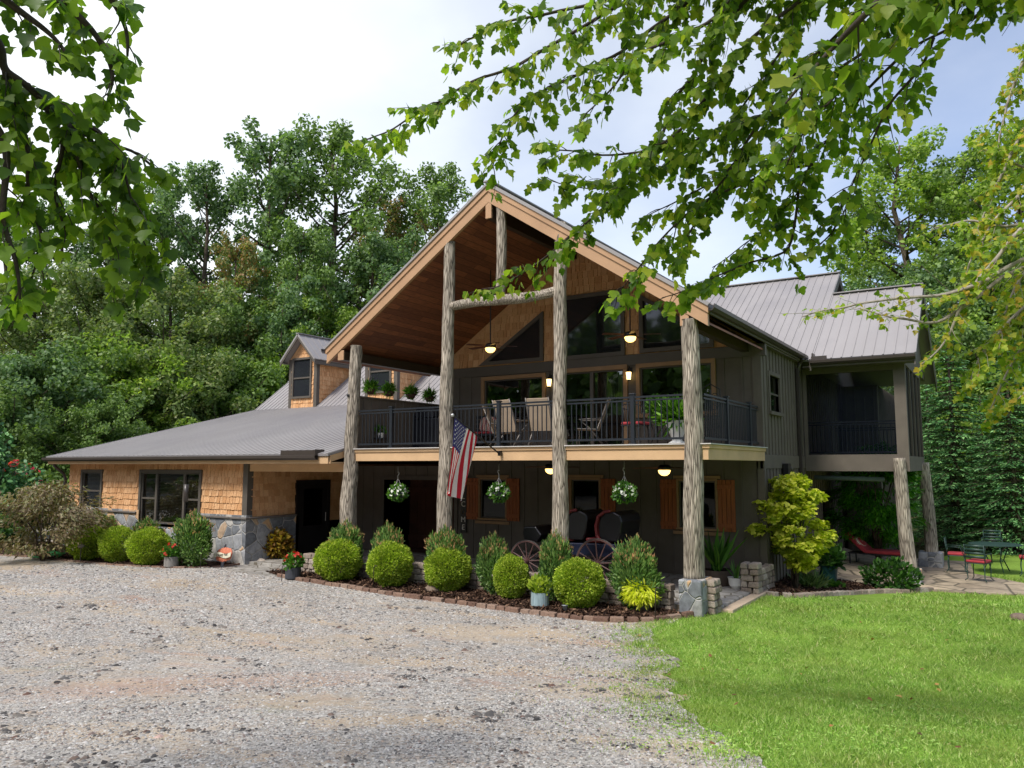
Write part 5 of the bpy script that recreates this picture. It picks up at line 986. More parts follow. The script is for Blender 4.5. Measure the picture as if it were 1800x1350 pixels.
# retaining wall of tumbled blocks
def blockrun(mb, p0, p1, z0, z1, d=.24, bh=.125, l=.3):
    a = Vector(p0); b = Vector(p1); L = (b - a).length; u = (b - a).normalized(); v = Vector((-u.y, u.x)); rows = round((z1 - z0) / bh)
    for r in range(rows):
        t = -random.uniform(0, .15)
        while t < L:
            w = l * random.uniform(.6, 1.15); s, e = max(t, 0), min(t + w - .012, L); t += w
            if e - s < .04: continue
            o = random.uniform(-.018, .018); c = lambda q, m, z: a + u * q + v * (m + o); za, zb = z0 + r * (z1 - z0) / rows + .004, z0 + (r + 1) * (z1 - z0) / rows - .004; j = .012
            pts = [(*c(s, 0, 0), za), (*c(e, 0, 0), za), (*c(e, d, 0), za), (*c(s, d, 0), za), (*c(s + j, j, 0), zb), (*c(e - j, j, 0), zb), (*c(e - j, d, 0), zb), (*c(s + j, d, 0), zb)]; mb.hexa(pts)
mb = MB(); blockrun(mb, (-14.6, 13.42), (-5.15, 13.42), 0, .48); obj_ = obj('retaining_wall', mb, M_BLOCK, bevel=.022); tag(obj_, 'low retaining wall of tan tumbled blocks behind the porch bed', 'wall')
mb = MB(); blockrun(mb, (-4.40, 13.6), (-4.40, 14.0), 0, .6, .3); blockrun(mb, (-4.44, 13.30), (-4.2, 13.30), 0, .42, .28) if 0 else None; tag(obj('block_pier', mb, M_BLOCK, bevel=.022), 'short block pier against the stone pedestal at the porch corner', 'pier')
mb = MB(); blockrun(mb, (-4.62, 15.9), (-4.25, 15.9), .05, .66, .32); blockrun(mb, (-4.3, 16.24), (-4.3, 17.4), .0, .5, .2); tag(obj('block_pier', mb, M_BLOCK, bevel=.022), 'block pier beside the white pot at the right end of the porch', 'pier')

# ------------------------------------------------------------------ pots, path lights and small things in the beds
M_LEAFG = leafmat('garden_leaf', greens((44, 84, 30), (76, 124, 44), (112, 156, 60)), .35)
M_RED = leafmat('red_petal', greens((170, 30, 30), (214, 58, 48), (236, 104, 84)), .3)
M_WHITE = leafmat('white_petal', greens((210, 214, 206), (240, 242, 236), (250, 250, 246)), .2)
M_POT = M('grey_wood_planter', lin((132, 128, 122)), .85, .3, 9, 60, .3, stretch=(3, 3, .5))
M_BPOT = M('blue_grey_planter', lin((140, 160, 164)), .8, .25, 9, 60, .2, stretch=(3, 3, .5), dirt=lin((170, 168, 156)))
M_DPOT = M('dark_planter', lin((58, 60, 66)), .7, .2, 8, 60, .1)
M_SOIL = soilmat('potting_soil', lin((30, 22, 18)), lin((56, 42, 34)), 60)
def pot(r, prof, mat, rim=True, name='pot'):
    h = prof[-1][1]; mb = MB(); R = prof[-1][0]
    mb.lathe([(p, z) for p, z in prof] + [(R * .9, h), (R * .88, h - .03)], n=22); o = obj(name, mb, mat, r, local=True, smooth=False); s = MB(); s.lathe([(R * .87, h - .035), (R * .87, h - .03)], n=18); obj('soil', s, M_SOIL, r, local=True); return o
def bush(r, n, size, T_, mat, c, R, name='foliage', up=.5, inner=.2, hang=0):
    P, N, al = leafball(n, size, T_, up, inner, random.random() * 9, .2, hang); return obj(name, leaves(P * np.array(R) + np.array(c), N, size, T_, al, .4), mat, r, local=True)
def blossoms(r, n, size, mat, c, R, name='blossom', k=5):
    d = rdir(n); d[:, 2] = np.abs(d[:, 2]); P = d * np.array(R) + np.array(c); Q = np.repeat(P, k, 0); N = np.repeat(d, k, 0) + .6 * rdir(n * k); al = rdir(n * k); al -= N * (al * N).sum(1, keepdims=True) / (N * N).sum(1, keepdims=True)
    return obj(name, leaves(Q, N, size, (OVAL[0] * np.array([1.5, 1, 1]), OVAL[1]), al, .2), mat, r, local=True)
def planted(px, py, name, label, cat, group=None, off=.03): p = atg(px, py, off); return thing(name, label, cat, (p.x, p.y, p.z), random.uniform(0, 6), group)
for px, py, lab, mat in ((301, 996, 'grey stump planter of red flowers on the edging below the orange wing', M_POT), (515, 1017, 'dark round planter of red flowers at the left tip of the porch bed', M_DPOT)):
    r = planted(px, py, 'flower_planter', lab, 'planter', 'planters of red flowers'); pot(r, [(.17, 0), (.18, .02), (.175, .26)], mat); bush(r, 260, .09, OVAL, M_LEAFG, (0, 0, .36), (.2, .2, .16)); blossoms(r, 18, .06, M_RED, (0, 0, .34), (.22, .22, .26))
r = planted(949, 1066, 'flower_planter', 'blue grey weathered planter with a pale green plant between two boxwoods', 'planter'); pot(r, [(.16, 0), (.17, .02), (.165, .26)], M_BPOT); bush(r, 220, .09, OVAL, M_BOX, (0, 0, .36), (.17, .17, .17))
r = planted(1128, 1075, 'golden_plant', 'bright yellow feathery plant spilling from a dark pot in the porch bed', 'plant'); pot(r, [(.12, 0), (.15, .2)], M_DPOT); M_GOLD = leafmat('golden_thread_leaf', greens((190, 200, 30), (222, 226, 60), (240, 238, 110)), .4)
bush(r, 900, .13, (SPRAY[0] * [.7, 1, 1], SPRAY[1]), M_GOLD, (-.02, 0, .34), (.26, .26, .19), hang=1.1, up=.3)
r = planted(477, 985, 'coleus', 'bushy gold and rust coloured plant by the entry walk', 'plant'); bush(r, 2600, .13, (OVAL[0] * [.75, 1, 1], OVAL[1]), leafmat('rust_gold_leaf', greens((96, 62, 24), (150, 112, 40), (186, 160, 62), (128, 128, 52)), .35), (0, 0, .42), (.55, .4, .40), hang=.5)
p = atg(462, 990, .03); o = obj('stone', scatter_stones('stone', np.zeros(1), np.zeros(1), np.zeros(1), np.array([.2]), 1.3), M('pale_boulder', lin((168, 158, 146)), .9, .25, 8, 60, .5)); o.location = p; tag(o, 'pale squared stone under the gold and rust plant', 'stone')
for px, py, s, lab in ((762, 1042, .2, 'rounded brown boulder half buried in the mulch between two boxwoods'), (565, 1018, .1, 'small grey stone on the mulch left of the first boxwood'), (1792, 1090, .14, 'pale brown rock lying on the lawn at the right edge')):
    p = atg(px, py, .0); mb = MB(); mb.ball((0, 0, 0), (s, s * .8, s * .62), 14, 9); mb.v = [tuple(Vector(v) * (1 + .22 * noise.noise(Vector(v) * 2.2 / s))) for v in mb.v]; o = obj('boulder', mb, M('boulder_stone', lin((122, 106, 92)), .95, .3, 10, 60, .6), smooth=True); o.location = (p.x, p.y, p.z + s * .25); tag(o, lab, 'boulder')
def pathlight(px, py, h, lab):
    r = planted(px, py, 'path_light', lab, 'light', 'path lights'); s = MB(); s.tube([(0, 0, 0), (0, 0, h)], .012, 8); obj('stake', s, M_GUT, r, local=True); c = MB(); c.lathe([(.02, -.05), (.03, -.045), (.09, -.01), (.085, .02), (.05, .045), (.01, .055)], (0, 0, h), 16); obj('lamp_head', c, M('weathered_bronze', lin((122, 116, 104)), .6, .2), r, local=True, smooth=True)
pathlight(141, 988, .42, 'mushroom path light in front of the leftmost wing boxwood'); pathlight(872, 1050, .42, 'mushroom path light beside the smallest boxwood')
r = planted(993, 1078, 'spotlight', 'small grey ground spotlight at the edge of the mulch', 'light'); s = MB(); s.tube([(0, 0, 0), (0, 0, .06)], .012, 8); obj('stake', s, M_GUT, r, local=True); c = MB(); c.lathe([(.03, .05), (.045, .13), (.06, .14)], n=12); obj('lamp_head', c, M('grey_zinc', lin((150, 154, 156)), .5, .1), r, local=True, smooth=True)
for px, py, h, lab in ((352, 999, .5, 'thin hooked garden stake left of the pumpkin plaque'), (495, 1022, .35, 'thin dark stake beside the planter at the tip of the porch bed'), (656, 1036, .5, 'thin grey rod standing before the second boxwood'), (1152, 1091, .55, 'thin dark shepherd stake leaning by the yellow feathery plant')):
    p = atg(px, py, .03); mb = MB(); mb.tube([(0, 0, 0), (0.01, 0, h * .9), (.04, 0, h), (.09, 0, h * .97)], .009, 6); o = obj('garden_stake', mb, M_GUT, smooth=True); o.location = p; tag(o, lab, 'stake', 'thin garden stakes')
# lettered plaques
def textmesh(name, s, size, mat, M_, parent, ext=.006, sx=1):
    c = bpy.data.curves.new(name, 'FONT'); c.body = s; c.size = size; c.extrude = ext; c.align_x = 'CENTER'; c.align_y = 'CENTER'; t = bpy.data.objects.new('tmp', c); COL.objects.link(t); dg = bpy.context.evaluated_depsgraph_get(); me = bpy.data.meshes.new_from_object(t.evaluated_get(dg)); bpy.data.objects.remove(t); me.transform(M_); return obj(name, me, mat, parent, local=True)
ROTX = Matrix.Rotation(pi / 2, 4, 'X')
p = onY(391, 982, 13.0); r = thing('pumpkin_plaque', 'pumpkin shaped plaque with a cream Happy Fall ribbon by the stone corner', 'sign', (p.x, 13.0, g(p.x, 13) + .04)); r.rotation_euler = (radians(-12), radians(-6), 0)
mb = MB(); 
for k in (-2, -1, 0, 1, 2): mb.ball((k * .10, .0 + abs(k) * .004, .30), (.12, .035, .20 - .022 * abs(k)), 14, 10)
obj('pumpkin', mb, M('faded_pumpkin', lin((196, 116, 88)), .7, .2, 8), r, local=True, smooth=True); mb = MB(); pts = [(-.34 + .068 * k, -.05, .28 + .03 * sin(k * .65)) for k in range(11)]
for a, b in zip(pts, pts[1:]): mb.hexa([(a[0], -.055, a[2] - .055), (b[0], -.055, b[2] - .055), (b[0], -.045, b[2] - .055), (a[0], -.045, a[2] - .055), (a[0], -.055, a[2] + .055), (b[0], -.055, b[2] + .055), (b[0], -.045, b[2] + .055), (a[0], -.045, a[2] + .055)])
obj('ribbon', mb, M('cream_ribbon', lin((206, 200, 176)), .7, .1), r, local=True); textmesh('lettering', 'Happy Fall', .105, M_BLACK, Matrix.Translation((0, -.058, .29)) @ ROTX, r, .003); mb = MB(); mb.tube([(0, 0, .48), (.02, 0, .56)], [.03, .02], 8); mb.box(-.05, .05, -.01, .01, -.02, .2); obj('stalk', mb, M_DPOT, r, local=True)
ws = thing('welcome_sign', 'tall narrow black sign lettered WELCOME down the dark wall', 'sign', (-12.66, YW - .03, .78)); mb = MB(); mb.box(-.1, .1, -.03, .0, 0, 1.55); obj('board', mb, M_BLACK, ws, local=True, bevel=.004); M_LET = M('white_lettering', lin((214, 208, 196)), .6, .05)
for i, ch in enumerate('WELCOME'):
    if ch == 'O': mb = MB(); mb.tube([(.055 * cos(a), -.036, 1.40 - .21 * i + .06 * sin(a)) for a in np.linspace(0, 2 * pi, 15)], .012, 6, cap=False); obj('wreath', mb, M('dull_green_wreath', lin((84, 74, 54)), .8), ws, local=True); continue
    textmesh('letter', ch, .21, M_LET, Matrix.Translation((0, -.034, 1.40 - .21 * i)) @ ROTX, ws, .004)
# flag
fb = onY(877, 797, 13.5); ft = onX(797, 731, fb.x); fl = thing('flag', 'American flag hanging from a slanted black pole on the balcony rim', 'flag', fb); pole = MB(); pole.tube([fb, ft], .016, 10); obj('flagpole', pole, M_BLACK, fl, smooth=True)
mb = MB(); mb.ball(ft + (ft - fb).normalized() * .03, .035, 12, 8); obj('finial', mb, M('pewter_ball', lin((190, 190, 186)), .3, .05, metal=.6), fl, smooth=True); mb = MB(); mb.box(fb.x - .03, fb.x + .03, 13.5, 13.575, fb.z - .05, fb.z + .05); obj('bracket', mb, M_BLACK, fl)
hoist0 = ft.lerp(fb, .03); hoist1 = ft.lerp(fb, .50); hl = (hoist1 - hoist0).length; fly = 1.42; nu, nv = 26, 30; dd = Vector((-.14, -.04, -1)).normalized(); wv = Vector((1, .15, 0)).normalized(); cl = MB(); vs = []
def fpt(u, v):
    p = hoist0.lerp(hoist1, u) + dd * (v * fly * (1 + .0 * u)); k = v ** .7
    p += wv * (.09 * sin(u * 8.5 + v * 1.2) * k + .03 * sin(u * 15 + v * 4) * k); p -= (hoist1 - hoist0).normalized() * (.25 * u * v * hl) if v > 0 else Vector(); return p
cl.v = [tuple(fpt(i / nu, j / nv)) for j in range(nv + 1) for i in range(nu + 1)]
for j in range(nv):
    for i in range(nu): cl.f.append((j * (nu + 1) + i, j * (nu + 1) + i + 1, (j + 1) * (nu + 1) + i + 1, (j + 1) * (nu + 1) + i)); cl.mi.append(2 if (i < 14 and j < 12) else (0 if (i // 2) % 2 == 0 else 1))
def clothmat(n, c):
    m, nt, p = base(n); v = coords(nt); cc = mixc(nt, ramp(nt, noisef(nt, v, 5, 4), [(.3, 0.), (.7, 1.)]), [x * .85 for x in c], c); nt.links.new(cc, p.inputs['Base Color']); p.inputs['Roughness'].default_value = .8; tr = nt.nodes.new('ShaderNodeBsdfTranslucent'); nt.links.new(cc, tr.inputs[0]); mx = nt.nodes.new('ShaderNodeMixShader'); mx.inputs[0].default_value = .3
    nt.links.new(p.outputs[0], mx.inputs[1]); nt.links.new(tr.outputs[0], mx.inputs[2]); nt.links.new(mx.outputs[0], nt.nodes['Material Output'].inputs[0]); return m
co = obj('cloth', cl, [clothmat('flag_red', lin((190, 30, 48))), clothmat('flag_white', lin((232, 228, 222))), clothmat('flag_blue', lin((62, 58, 110)))], fl, smooth=True)
st = MB()
for r_ in range(9):
    for c_ in range(6 if r_ % 2 == 0 else 5):
        u0, v0 = (r_ + .9) / 9.8 * 14 / nu, (c_ + (.75 if r_ % 2 == 0 else 1.25)) / 6.6 * 12 / nv; P0 = fpt(u0, v0); du = (fpt(u0 + .01, v0) - P0).normalized(); dv = (fpt(u0, v0 + .01) - P0).normalized(); nr = du.cross(dv).normalized()
        for sg in (1, -1):
            q = [P0 + nr * .004 * sg + (du * cos(a) + dv * sin(a)) * (.024 if k % 2 == 0 else .0095) for k, a in enumerate(np.linspace(0, 2 * pi, 11)[:-1])]; st.add(q, [tuple(range(10))])
obj('stars', st, M('star_white', lin((225, 222, 220)), .8, .03), co)

# ------------------------------------------------------------------ hanging baskets
def hangbasket(loc, label, group, white=True):
    r = thing('hanging_basket', label, 'plant', loc, random.uniform(0, 6), group); top = .62
    w = MB()
    for k in range(3): a = k * 2.09; w.tube([(.16 * cos(a), .16 * sin(a), .02), (0, 0, .33)], .006, 5)
    w.tube([(0, 0, .33), (0, 0, .40), (.03, 0, .44), (.02, 0, .48), (-.01, 0, .47)], .008, 6); w.tube([(0.0, 0, .46), (0, 0, top)], .004, 5); obj('hanger', w, M('pale_hanger', lin((170, 168, 164)), .5, .1), r, local=True, smooth=True)
    p = MB(); p.lathe([(.10, -.16), (.15, -.08), (.17, 0), (.155, 0), (.13, -.02)], n=18); obj('basket', p, M_DPOT if white else M_COCO, r, local=True, smooth=True)
    if white: bush(r, 700, .06, OVAL, M_LEAFG, (0, 0, 0), (.22, .22, .19), hang=.3, inner=.5); blossoms(r, 62, .035, M_WHITE, (0, 0, -.05), (.235, .235, .24))
    else: P = np.zeros((420, 3)) + RNG.normal(0, .05, (420, 3)) + [0, 0, .03]; al = rdir(420) + [0, 0, .55]; obj('foliage', leaves(P, rdir(420), .22, (BLADE[0] * [1.3, 1, 1.2], BLADE[1]), al, .4), M_FERN, r, local=True)
    return r
M_COCO = M('coco_liner', lin((74, 52, 40)), .95, .3, 20, 80, .6); M_FERN = leafmat('fern_frond', greens((70, 124, 34), (104, 160, 48), (140, 186, 70)), .45)
for x, lab in ((699, 'white flowering basket hanging left of the flag'), (877, 'white flowering basket hanging right of the flag'), (1098, 'white flowering basket hanging above the carriage seats')):
    q = onY(x, 866, 13.95); hangbasket((q.x, 13.95, q.z), lab, 'baskets of white flowers under the balcony')
for x, y, lab in ((652, 684, 'fern basket nearest the left log post'), (684, 688, 'fern basket, second from the left log post'), (722, 693, 'fern basket, third from the left log post'), (755, 698, 'small fern basket just left of the flag post')):
    q = onX(x, y, -13.3); r = hangbasket((-13.3, q.y, q.z), lab, 'fern baskets along the balcony end', False); r.scale = (.82, .82, .82)
# ------------------------------------------------------------------ ceiling fans and lamps
M_BULB = emit('lit_glass_bowl', (1, .62, .18), 3.0); M_LANT = emit('lit_lantern_glass', (1, .72, .30), 2.6); M_FANB = M('fan_blade_wood', lin((92, 54, 36)), .5, .2, 5, 60, .1, stretch=(1, 8, 8))
def fan(loc, drop, label, group='ceiling fans with lit bowls'):
    r = thing('ceiling_fan', label, 'fan', loc, random.uniform(0, 1.2), group); m = MB(); m.tube([(0, 0, .16), (0, 0, drop)], .014, 8); obj('downrod', m, M_BLACK, r, local=True); m = MB(); m.lathe([(.05, .06), (.13, .07), (.14, .12), (.10, .17), (.03, .18)], n=18); obj('motor', m, M_BLACK, r, local=True, smooth=True)
    for k in range(5):
        a = k * 2 * pi / 5; R = Matrix.Rotation(a, 4, 'Z'); b = MB(); b.hexa([R @ Vector(v) for v in ((.16, -.05, .10), (.66, -.075, .085), (.66, .075, .10), (.16, .05, .115), (.16, -.05, .108), (.66, -.075, .093), (.66, .075, .108), (.16, .05, .123))]); obj('blade', b, M_FANB, r, local=True)
    m = MB(); m.lathe([(.01, -.06), (.06, -.05), (.11, -.01), (.13, .05), (.12, .06)], n=18); obj('light_bowl', m, M_BULB, r, local=True, smooth=True); return r
q = onY(862, 616, 15.6); fan(q, 2.6 - .2, 'ceiling fan hanging left of the king post bay on the balcony'); q = onY(1108, 597, 15.6); fan(q, 1.5, 'ceiling fan hanging between the two right log posts on the balcony')
q = onY(1168, 842, 15.6); fan((q.x, 15.6, 2.46), .3, 'porch fan under the balcony left of the corner post'); q = onY(968, 818, 15.6); fan((q.x, 15.6, 2.48), .28, 'porch fan half hidden behind the third log post')
for x, y, lab in ((965, 673, 'lit lantern left of the sliding door'), (1105, 661, 'lit lantern right of the sliding door')):
    q = onY(x, y, YW - .14); r = thing('wall_lantern', lab, 'lantern', (q.x, YW - .14, q.z), 0, 'wall lanterns on the balcony'); m = MB(); m.lathe([(.05, -.09), (.07, .09), (.07, .095)], n=8); obj('glass', m, M_LANT, r, local=True); m = MB(); m.lathe([(.085, .096), (.06, .13), (.02, .17)], n=8); m.lathe([(.02, -.13), (.055, -.10), (.055, -.092)], n=8); m.box(-.03, .03, .03, .12, .10, .16) if 0 else None; m.tube([(.055, .03, -.1), (.075, .03, .1)], .006, 5); m.tube([(0, .0, .17), (0, .05, .24), (0, .115, .18)], .012, 6); m.box(-.04, .04, .115, .138, .05, .22); obj('lantern_cage', m, M_BLACK, r, local=True)
# ------------------------------------------------------------------ two seat carriage on the porch
cz0 = .10; cr = thing('carriage', 'black horse carriage with two red backed seats and maroon spoked wheels on the porch', 'carriage', (-8.0, 15.2, cz0))
M_WHEEL = M('maroon_paint', lin((88, 62, 58)), .6, .15, 8, 60, .05); M_CBLK = M('carriage_black', lin((20, 19, 22)), .35, .1, 6, 60, .03, spec=.5); M_LEATH = M('red_leather', lin((104, 34, 36)), .5, .2, 9, 60, .3); M_IRON = M('worn_iron', lin((98, 94, 92)), .5, .2, metal=.5); M_CBLUE = M('carriage_blue', lin((26, 32, 52)), .4, .1)
for wx, rad in ((-.86, .45), (.84, .51)):
    for y in (-.62, .72):
        c = Vector((wx, y, rad)); m = MB(); n = 40
        for R0, R1, w, mi in ((rad - .045, rad - .012, .03, 0), (rad - .012, rad, .034, 1)):
            vs = [(c.x + R_ * cos(2 * pi * k / n), c.y + yy, c.z + R_ * sin(2 * pi * k / n)) for R_, yy in ((R0, -w / 2), (R1, -w / 2), (R1, w / 2), (R0, w / 2)) for k in range(n)]; m.add(vs, [(a * n + k, a * n + (k + 1) % n, ((a + 1) % 4) * n + (k + 1) % n, ((a + 1) % 4) * n + k) for a in range(4) for k in range(n)], mi)
        wh = obj('wheel', m, [M_WHEEL, M_IRON], cr, local=True); s = MB()
        for k in range(12): a = 2 * pi * k / 12 + .1; s.tube([c + Vector((cos(a) * .05, 0, sin(a) * .05)), c + Vector((cos(a) * (rad - .04), 0, sin(a) * (rad - .04)))], [.016, .012], 6)
        obj('spokes', s, M_WHEEL, wh, local=True); h = MB(); h.tube([c + Vector((0, -.11, 0)), c + Vector((0, -.05, 0)), c + Vector((0, .08, 0))], [.035, .055, .05], 12); obj('hub', h, M_WHEEL, wh, local=True)
m = MB(); m.hexa([(-.55, -.42, .62), (1.15, -.42, .62), (1.15, .5, .62), (-.55, .5, .62), (-.6, -.44, .86), (1.2, -.44, .90), (1.2, .52, .90), (-.6, .52, .86)]); obj('body', m, M_CBLUE, cr, local=True, bevel=.02); m = MB(); m.box(-.95, -.55, -.36, .44, .58, .62); obj('footboard', m, M_CBLK, cr, local=True)
m = MB(); m.prism([(-1.06, -.40, .78), (-1.12, -.40, 1.02), (-1.08, -.40, 1.16), (-.78, -.40, 1.18), (-.62, -.40, 1.0), (-.75, -.40, .84)], (0, .88, 0)); obj('dashboard', m, M_CBLK, cr, local=True, bevel=.03)
for k, sx in enumerate((.0, .78)):
    m = MB(); m.box(sx - .32, sx + .18, -.42, .5, .905, 1.0); se = obj('seat', m, M_LEATH, cr, local=True, bevel=.03)
    prof = [(.10, .95), (.02, 1.05), (.0, 1.25), (.06, 1.45), (.18, 1.54), (.36, 1.56), (.50, 1.50), (.54, 1.36), (.50, 1.12), (.42, .95)]
    m = MB(); m.prism([(sx + a, -.47, z) for a, z in prof], (0, 1.02, 0)); obj('seat_back', m, M_CBLK, se, local=True, bevel=.03)
    m = MB(); m.tube([(sx + .07, -.49, .96), (sx - .02, -.49, 1.06), (sx - .04, -.49, 1.25), (sx + .02, -.49, 1.46), (sx + .17, -.49, 1.56), (sx + .3, -.49, 1.58)], .035, 8); m.box(sx - .06, sx + .02, -.44, .5, 1.0, 1.46); obj('seat_trim', m, M_LEATH, se, local=True, bevel=.02)
m = MB()
for wx, rad in ((-.86, .45), (.84, .51)):
    m.tube([(wx, -.6, rad), (wx, .7, rad)], .022, 8)
    for y in (-.3, .38): m.tube([(wx - .3, y, .62), (wx, y, .50), (wx + .3, y, .62)], .018, 6)
m.tube([(-.86, .05, .46), (.84, .05, .5)], .025, 8); obj('running_gear', m, M_IRON, cr, local=True, smooth=True)
m = MB()
for y in (-.35, .45): m.tube([(-.86, y, .5), (-1.5, y, .42), (-2.3, y, .25)], [.025, .022, .018], 8)
obj('shaft', m, M_IRON, cr, local=True, smooth=True)
# ------------------------------------------------------------------ balcony furniture
M_SLING = M('tan_sling_fabric', lin((168, 150, 128)), .85, .1, 6, 120, .3); M_CUSH = M('red_cushion', lin((160, 54, 60)), .85, .12, 6, 60, .2); M_IRONB = M('black_wrought_iron', lin((26, 26, 28)), .5, .1, spec=.5); M_GREENI = M('green_wrought_iron', lin((36, 62, 54)), .5, .15, spec=.5)
DZ = 3.018
def stripemat(n):
    m, nt, p = base(n); tc = nt.nodes.new('ShaderNodeTexCoord'); w = nn(nt, 'ShaderNodeTexWave', Scale=5.5); w.bands_direction = 'X'; nt.links.new(tc.outputs['Object'], w.inputs['Vector']); c = ramp(nt, w.outputs['Fac'], [(0, lin((168, 52, 56))), (.35, lin((226, 214, 196))), (.6, lin((92, 62, 56))), (.8, lin((214, 196, 170)))]); nt.nodes[-1].color_ramp.interpolation = 'CONSTANT'; nt.links.new(c, p.inputs['Base Color']); p.inputs['Roughness'].default_value = .9; return m
M_STRIPE = stripemat('striped_fabric')
def slingchair(loc, rz, label):
    r = thing('patio_chair', label, 'chair', loc, rz, 'tan sling chairs round the balcony table')
    m = MB()
    for s in (-.27, .27): m.tube([(s, -.25, 0), (s, -.25, .40), (s, .2, .38), (s, .46, 1.08)], .016, 8); m.tube([(s, .34, 0), (s, .05, .38), (s, -.2, .60), (s, .28, .62)], .014, 8)
    obj('frame', m, M('grey_chair_frame', lin((110, 104, 98)), .4, .1, metal=.4), r, local=True, smooth=True); m = MB(); m.hexa([(-.25, -.26, .385), (.25, -.26, .385), (.25, .2, .365), (-.25, .2, .365), (-.25, -.26, .41), (.25, -.26, .41), (.25, .2, .39), (-.25, .2, .39)]); obj('seat', m, M_SLING, r, local=True)
    m = MB(); m.hexa([(-.25, .2, .37), (.25, .2, .37), (.25, .46, 1.06), (-.25, .46, 1.06), (-.25, .175, .38), (.25, .175, .38), (.25, .435, 1.07), (-.25, .435, 1.07)]); obj('backrest', m, M_SLING, r, local=True, bevel=.008); return r
def at(px, Y): return onY(px, 760, Y).x
slingchair((at(905, 14.9), 14.9, DZ), pi * .93, 'tan sling chair facing away, beside the middle railing post'); slingchair((at(958, 14.9), 14.9, DZ), pi * 1.04, 'tan sling chair facing away, just left of the third log post'); slingchair((at(1036, 15.3), 15.3, DZ), -pi * .38, 'tan sling chair turned sideways before the sliding door'); slingchair((at(884, 15.9), 15.9, DZ), pi * .62, 'tan sling chair at the far left side of the balcony table')
r = thing('dining_table', 'glass topped balcony table behind the tan chairs', 'table', (at(975, 15.9), 15.9, DZ)); m = MB(); m.box(-.8, .8, -.5, .5, .70, .72); obj('tabletop', m, M_GLASSD, r, local=True)
for a, b in ((-.7, -.4), (.7, -.4), (.7, .4), (-.7, .4)): m = MB(); m.tube([(a, b, 0), (a * .95, b * .95, .7)], .02, 8); obj('leg', m, M_IRONB, r, local=True)
r = thing('grill', 'grill under a black cover at the left end of the balcony', 'grill', (onY(752, 760, 16.2).x, 16.2, DZ)); m = MB(); m.hexa([(-.55, -.3, .05), (.55, -.3, .05), (.55, .3, .05), (-.55, .3, .05), (-.6, -.3, .85), (.6, -.3, .85), (.6, .3, .85), (-.6, .3, .85)]); m.hexa([(-.4, -.3, .851), (.4, -.3, .851), (.4, .3, .851), (-.4, .3, .851), (-.36, -.14, 1.14), (.36, -.14, 1.14), (.36, .2, 1.14), (-.36, .2, 1.14)]); obj('cover', m, M('black_cover_cloth', lin((34, 36, 42)), .5, .2, 3, 30, .4, spec=.5), r, local=True, bevel=.05)
m = MB(); [m.box(x - .03, x + .03, -.22, .22, 0, .05) for x in (-.5, .5)]; obj('foot', m, M_IRONB, r, local=True)
r = thing('plant_stand', 'black iron plant stand holding a white pot behind the left railing', 'plant stand', (onY(662, 775, 14.5).x, 14.5, DZ)); m = MB()
for a, b in ((-.2, -.12), (.2, -.12), (.2, .12), (-.2, .12)): m.tube([(a, b, 0), (a, b, .5 if a < 0 else .35)], .012, 6)
m.box(-.25, -.02, -.15, .15, .38, .40); m.box(.02, .25, -.15, .15, .25, .27); obj('frame', m, M_IRONB, r, local=True)
for a, z, lab, big in ((-.13, .41, 'small white pot with a green plant on the iron stand', 1), (.13, .28, 'tiny white pot lower on the iron stand', 0)):
    q = thing('potted_plant', lab, 'plant', Vector(r.location) + Vector((a, 0, z)), 0); pot(q, [(.06, 0), (.085, .13)], M('white_glaze', lin((220, 220, 214)), .4, .05)); bush(q, 90, .08, OVAL, M_LEAFG, (0, 0, .2), (.11, .11, .09))
r = thing('bench', 'dark slatted bench against the balcony wall left of the chairs', 'bench', (at(856, 17.0), 17.0, DZ), 0); m = MB(); m.box(-.5, .5, -.25, .2, .38, .43)
for x in (-.46, .46): m.box(x - .03, x + .03, -.22, -.16, 0, .38); m.box(x - .03, x + .03, .14, .2, 0, .38)
obj('seat', m, M_IRONB, r, local=True); m = MB(); [m.box(-.5, .5, .2, .23, .5 + k * .12, .58 + k * .12) for k in range(4)]; obj('backrest', m, M_IRONB, r, local=True); mb = MB(); mb.box(-.48, .48, -.24, .18, .432, .49); obj('seat_cushion', mb, M_CUSH, r, local=True, bevel=.02)
q = thing('pillow', 'striped red and cream pillow on the dark bench', 'pillow', (at(856, 16.95), 16.95, DZ + .49)); q.rotation_euler = (radians(-14), 0, 0); m = MB(); m.ball((0, 0, .21), (.27, .07, .21), 16, 10); m.v = [(math.copysign(abs(x / .27) ** .6 * .27, x), y, .21 + math.copysign(abs((z - .21) / .21) ** .6 * .21, z - .21)) for x, y, z in m.v]; obj('pillow_case', m, M_STRIPE, q, local=True, smooth=True)
